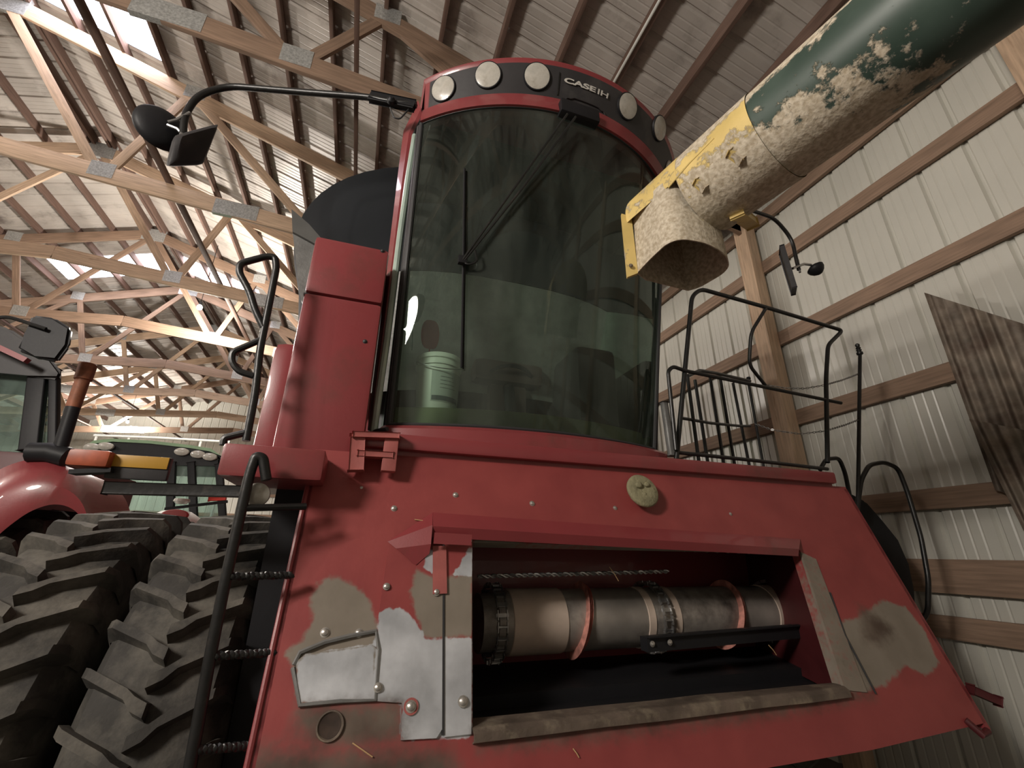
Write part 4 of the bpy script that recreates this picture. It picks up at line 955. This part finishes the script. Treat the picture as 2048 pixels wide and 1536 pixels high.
def dustlightcol(p):
    """amount of caked dust: heavy near the spout and along the belly, plus painted light at upper left"""
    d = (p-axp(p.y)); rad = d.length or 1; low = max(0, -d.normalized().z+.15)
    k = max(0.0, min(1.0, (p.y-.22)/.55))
    ul_light = max(0, d.normalized().dot(Vector((-.80, 0, .60)))-.80)*2.3  # pale cream on the upper-left faces imitates light catching the edge
    return min(1.0, .11 + ul_light + .60*k*(.22+low) + .16*low*max(0, 1-abs(p.y-.45)/.5) + .25*max(0, min(1, (p.y-.95)/.1)))
def setdustlight(o, mul=1.0, add=0.0):
    ca = o.data.color_attributes.new('wear', 'FLOAT_COLOR', 'POINT'); w0 = wloc(o)  # here holds caked dust plus the painted upper-left light
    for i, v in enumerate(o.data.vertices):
        q = min(1, dustlightcol(v.co+w0)*mul+add); ca.data[i].color = (q, q, q, 1)
Yend = PY(1255, 410, 1).x
YS = .99; YC = .72                                   # end of auger, colour change
def agtube(name, ya, yb, m, r, nseg):
    bm = NB(); d, s, u = frame(axd); rows = []
    for k in range(nseg+1):
        c_ = axp(ya+(yb-ya)*k/nseg); rows.append([c_+s*(r*math.cos(a))+u*(r*math.sin(a)) for a in [2*math.pi*j/72 for j in range(72)]])
    loft(bm, rows, True); o = finish(bm, name, M[m], AG); setdustlight(o); return o
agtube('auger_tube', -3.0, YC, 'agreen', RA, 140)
# ragged edge where yellow paint ends
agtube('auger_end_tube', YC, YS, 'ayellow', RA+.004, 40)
# spout: side skirts and down-turned elbow
def PZ(px, py, Z):
    v = ray(px, py); return CAMP + v*((Z-CAMH)/v.z)
def resample(L, n):
    d = [0]
    for a, b in zip(L, L[1:]): d.append(d[-1]+(b-a).length)
    out = []
    for k in range(n):
        t = d[-1]*k/(n-1); i = 0
        while i < len(d)-2 and d[i+1] < t: i += 1
        out.append(L[i].lerp(L[i+1], (t-d[i])/max(1e-9, d[i+1]-d[i])))
    return out
ZO = G+1.0
near = [PZ(a, b, ZO) for a, b in ((1273, 547), (1300, 518), (1330, 490), (1348, 481), (1370, 478), (1410, 485), (1440, 500), (1456, 515), (1459, 533), (1446, 548), (1400, 575), (1376, 582))]
near = resample(smoothpath(near, .03, 4), 60)
rimloop = near + resample([near[-1], PZ(1290, 560, ZO), near[0]], 14)[1:-1]
cenr = sum(rimloop, Vector())/len(rimloop)
bm = NB(); rows = []
for zz, f in ((0, 1.0), (.06, .99), (.13, .97), (.20, .95), (.27, .95)):
    rows.append([Vector((cenr.x+(p.x-cenr.x)*f, cenr.y+(p.y-cenr.y)*f, ZO+zz)) for p in rimloop])
loft(bm, rows, True); bmesh.ops.subdivide_edges(bm, edges=bm.edges[:], cuts=1, use_grid_fill=True)
bmesh.ops.solidify(bm, geom=bm.faces[:], thickness=0.004)
sp_ = finish(bm, 'discharge_spout', M['ayellow'], AG, ang=50); setdustlight(sp_, .0, .76)
bm = NB(); d_, s_, u_ = frame(axd); rows = []
for k in range(13):
    c_ = axp(YS-.005+(1.235-YS)*k/12); rows.append([c_+s_*((RA+.005)*math.cos(a))+u_*((RA+.005)*math.sin(a)) for a in [math.pi*(j/36*1.10-.05) for j in range(37)]])
vv = loft(bm, rows); bm.faces.new(vv[-1]); bmesh.ops.solidify(bm, geom=bm.faces[:], thickness=0.003)
o = finish(bm, 'spout_top', M['ayellow'], AG, ang=50); setdustlight(o, .0, .40)
bm = NB(); q = [PY(1243, 427, 1.20), PY(1263, 433, 1.19), PY(1276, 546, 1.19), PY(1255, 554, 1.20)]; prism(bm, q, (0.004, .012, 0)); o = finish(bm, 'end_flange', M['ayellow'], AG, smooth=False); setdustlight(o, 0, .32)
bolt(PY(1262, 531, 1.188), .006, Vector((-.3, -1, 0)).normalized(), 'rust', AG, 'flange_bolt')
bm = NB(); 
def surf(px, py):
    """near hit of the pixel ray on the auger cylinder"""
    v = ray(px, py).normalized(); w_ = CAMP-A0; a_ = v-axd*v.dot(axd); b_ = w_-axd*w_.dot(axd)
    A, B, Cc = a_.dot(a_), 2*a_.dot(b_), b_.dot(b_)-(RA+.004)**2; D2 = B*B-4*A*Cc
    t = (-B-math.sqrt(max(0, D2)))/(2*A); return CAMP+v*t
tube(bm, [surf(1337, 375), surf(1380, 325), surf(1428, 276)], .0035, 6); o = finish(bm, 'side_seam', M['ayellow'], AG); setdustlight(o, 0, .2)
for a, b, c2, e2 in ((1459, 305, 1486, 322), (1392, 362, 1412, 378)):
    bm = NB(); bar(bm, surf(a, b), surf(c2, e2), .022, .018, bev=.004); o = finish(bm, 'welded_clip', M['ayellow'], AG); setdustlight(o, 0, .55)
bm = NB(); bar(bm, surf(1472, 425), PY(1504, 448, 1.02), .035, .028, bev=.006); o = finish(bm, 'hanger_bracket', M['ayellow'], AG); setdustlight(o, 0, .3)
# dark mass of the tank at the right front corner
bm = NB(); q = TP([(1702, 985), (1735, 1003), (1765, 1042), (1798, 1078), (1820, 1128), (1831, 1180), (1836, 1245), (1760, 1300), (1700, 1240)], 2.12); prism(bm, q, (0, .5, 0)); bmesh.ops.bevel(bm, geom=bm.edges[:], offset=.015, segments=2, affect='EDGES'); finish(bm, 'fuel_tank', M['black'], CB, ang=50)

# ================================================================ RED TRACTOR (left edge)
RT = thing('red_tractor', (-2.3, 4.0, 0), 'dark red tractor with rounded fender and upright rusty exhaust pipe at the left edge', 'tractor')
bm = NB()
fo = [(-90, 1010), (-40, 962), (10, 932), (60, 917), (105, 920), (145, 940), (172, 972), (184, 1010), (183, 1045)]
fi = [(-60, 1130), (-20, 1085), (20, 1050), (60, 1022), (100, 1008), (130, 1010), (152, 1022), (164, 1038), (170, 1055)]
mid = [((a*.45+c*.55), (b*.45+d*.55)) for (a, b), (c, d) in zip(fo, fi)]
loft(bm, [resample(smoothpath(TP(fi, 3.02), .1), 30), resample(smoothpath(TP(mid, 2.98), .1), 30), resample(smoothpath(TP(fo, 3.10), .1), 30), [p+Vector((0, .5, -.02)) for p in resample(smoothpath(TP(fo, 3.10), .1), 30)]])
bmesh.ops.solidify(bm, geom=bm.faces[:], thickness=0.006); finish(bm, 'fender', M['red'], RT, ang=70)
tire('tire', -1.88, 3.55, .95, .92, .5, RT, 26)
bm = NB(); tube(bm, [PY(172, 742, 3.1), PY(146, 815, 3.1)], .034, 16); lathe(bm, PY(172, 742, 3.1), PY(172, 742, 3.1)-PY(146, 815, 3.1), [(-.06, .035), (-.055, .042), (.04, .043), (.045, .038), (.045, .026), (0, .026)], 20); ex = finish(bm, 'exhaust_pipe', M['exhaust'], RT)
bm = NB(); tube(bm, [PY(147, 812, 3.1), PY(118, 905, 3.1)], .033, 16); finish(bm, 'exhaust_stack', M['black'], RT)
bm = NB(); tube(bm, TP([(60, 905), (100, 905), (135, 915)], 3.1), .055, 12); finish(bm, 'air_cleaner', M['black'], RT)
bm = NB(); q = TP([(-120, 620), (20, 655), (95, 705), (125, 745), (118, 760), (60, 745), (-120, 742)], 3.35); prism(bm, q, (-.25, .5, .0)); bmesh.ops.bevel(bm, geom=bm.edges[:], offset=.02, segments=2, affect='EDGES'); finish(bm, 'tractor_cab_roof', M['charcoal'], RT, ang=50)
bm = NB(); bar(bm, PY(-60, 668, 3.25), PY(55, 722, 3.25), .04, .03); finish(bm, 'roof_stripe', M['red'], RT)
bm = NB(); prism(bm, TP([(-120, 742), (108, 748), (106, 915), (-120, 930)], 3.42), (0, .006, 0)); finish(bm, 'tractor_window', M['glasst'], RT, smooth=False)
for (a, b, c2, e2, w_) in ((110, 740, 107, 925, .022), (78, 745, 60, 900, .045), (-40, 745, -60, 920, .03)):
    bm = NB(); bar(bm, PY(a, b, 3.40), PY(c2, e2, 3.40), w_*2, .05, up=Vector((0, 1, 0)), bev=.008); finish(bm, 'window_pillar', M['black'], RT)
bm = NB(); box(bm, (PY(-120, 900, 3.4).x, 3.38, 1.2), (PY(100, 925, 3.4).x, 4.6, PY(60, 905, 3.4).z), .03); finish(bm, 'cab_base', M['darkred'], RT)
bm = NB(); q = TP([(62, 628), (108, 634), (142, 655), (136, 690), (112, 722), (70, 712), (32, 698), (48, 668)], 2.9); prism(bm, q, (-.01, .05, 0)); bmesh.ops.bevel(bm, geom=bm.edges[:], offset=.015, segments=3, affect='EDGES'); tm_ = finish(bm, 'wing_mirror', M['black'], RT, ang=60)
bm = NB(); tube(bm, smoothpath(TP([(-60, 650), (10, 632), (45, 642), (92, 658)], 2.88), .05), .010, 8); finish(bm, 'mirror_arm', M['tube'], RT)
# ================================================================ GREEN CAB IN THE BACKGROUND
GT = thing('green_tractor', (-3.0, 8.4, 0), 'green machine with dark windowed cab and rounded roof parked far behind the tires', 'tractor')
YG = 8.0
bm = NB()
top = TP([(172, 892), (186, 884), (225, 880), (300, 884), (380, 893), (420, 900), (443, 914), (447, 926), (400, 922), (300, 918), (180, 916)], YG); prism(bm, top, (0, 1.8, 0)); bmesh.ops.bevel(bm, geom=bm.edges[:], offset=.04, segments=3, affect='EDGES'); groof = finish(bm, 'cab_roof', M['black'], GT, ang=60)
bm = NB(); prism(bm, TP([(174, 889), (187, 881), (225, 877), (300, 881), (380, 890), (422, 897), (443, 912), (420, 903), (380, 896), (300, 887), (225, 883), (190, 887)], YG-.02), (0, 1.8, 0)); finish(bm, 'roof_trim', M['greentrim'], GT, ang=60)
bm = NB(); prism(bm, TP([(182, 900), (300, 901), (436, 917), (436, 932), (182, 928)], YG-.03), (0, .1, 0)); finish(bm, 'roof_light_bar', M['black'], GT)
for a, b in ((364, 904), (396, 909), (420, 914), (185, 895), (212, 893)):
    bm = NB(); c_ = PY(a, b, YG-.06); lathe(bm, c_, (0, -1, 0), [(0, .10), (.03, .095), (.05, .05), (.055, 0)], 20)
    for v in bm.verts: v.co.z = c_.z+(v.co.z-c_.z)*.6
    finish(bm, 'roof_light', M['lens'], GT)
bm = NB(); prism(bm, TP([(190, 925), (440, 930), (446, 1040), (170, 1040)], YG), (0, .01, 0)); finish(bm, 'cab_glass', M['glasst'], GT, smooth=False)
for (a, b, c2, e2) in ((196, 920, 170, 1045), (383, 925, 388, 1040), (438, 928, 446, 1040), (345, 925, 340, 1030)):
    bm = NB(); bar(bm, PY(a, b, YG-.02), PY(c2, e2, YG-.02), .10, .08, up=Vector((0, 1, 0)), bev=.01); finish(bm, 'cab_post', M['black'], GT)
bm = NB(); c_ = PY(352, 1030, 6.6); lathe(bm, c_+Vector((0, 0, -.25)), (0, 0, 1), [(0, .33), (.12, .32), (.22, .26), (.29, .15), (.32, 0)], 32, up=Vector((1, 0, 0))); hd = finish(bm, 'hood', M['white'], GT, ang=60)
bm = NB(); c_ = PY(350, 1030, 6.26); lathe(bm, c_, (0, -1, 0), [(0, .14), (.015, .12), (.02, 0)], 24)
for v in bm.verts: v.co.z = c_.z+(v.co.z-c_.z)*.45
finish(bm, 'hood_lamp', mat('dull_red_lens', (.35, .04, .04), .4), hd)
bm = NB(); lathe(bm, PY(362, 1008, 6.6), (0, 0, 1), [(0, 0), (0, .05), (.03, .09), (.06, .08), (.07, 0)], 20, up=Vector((1, 0, 0))); finish(bm, 'beacon', M['lens'], GT)
bm = NB(); box(bm, (-3.9, 8.05, .5), (-2.0, 9.9, PY(300, 1040, 8).z), .05); finish(bm, 'machine_body', M['green'], GT)
bm = NB(); box(bm, (-3.85, 8.3, 0.0), (-3.35, 9.6, .9), .2); box(bm, (-2.5, 8.3, 0.0), (-2.05, 9.6, .9), .2); finish(bm, 'wheels', M['rubber'], GT)
bm = NB(); bar(bm, PY(418, 998, 6.4), PY(452, 997, 6.4), .05, .045, bev=.01); finish(bm, 'red_cap', M['orangered'], GT)  # orange-red cap, modelled as a short bar
bm = NB(); bar(bm, PY(330, 1018, 6.3), PY(455, 1003, 6.3), .04, .03); finish(bm, 'side_bar', M['black'], GT)
WR = thing('white_railing', (-5, 12, 0), 'white pipe railing beyond the green cab, against the far wall', 'railing')
bm = NB(); tube(bm, TP([(188, 871), (320, 876), (460, 884)], 12.0), .03, 8); finish(bm, 'top_rail', M['white'], WR)
for a in (193, 258, 402, 458):
    bm = NB(); p = PY(a, 873+(a-188)*.047, 12.0); tube(bm, [p, Vector((p.x, 12.0, 0))], .025, 8); finish(bm, 'rail_post', M['white'], WR)
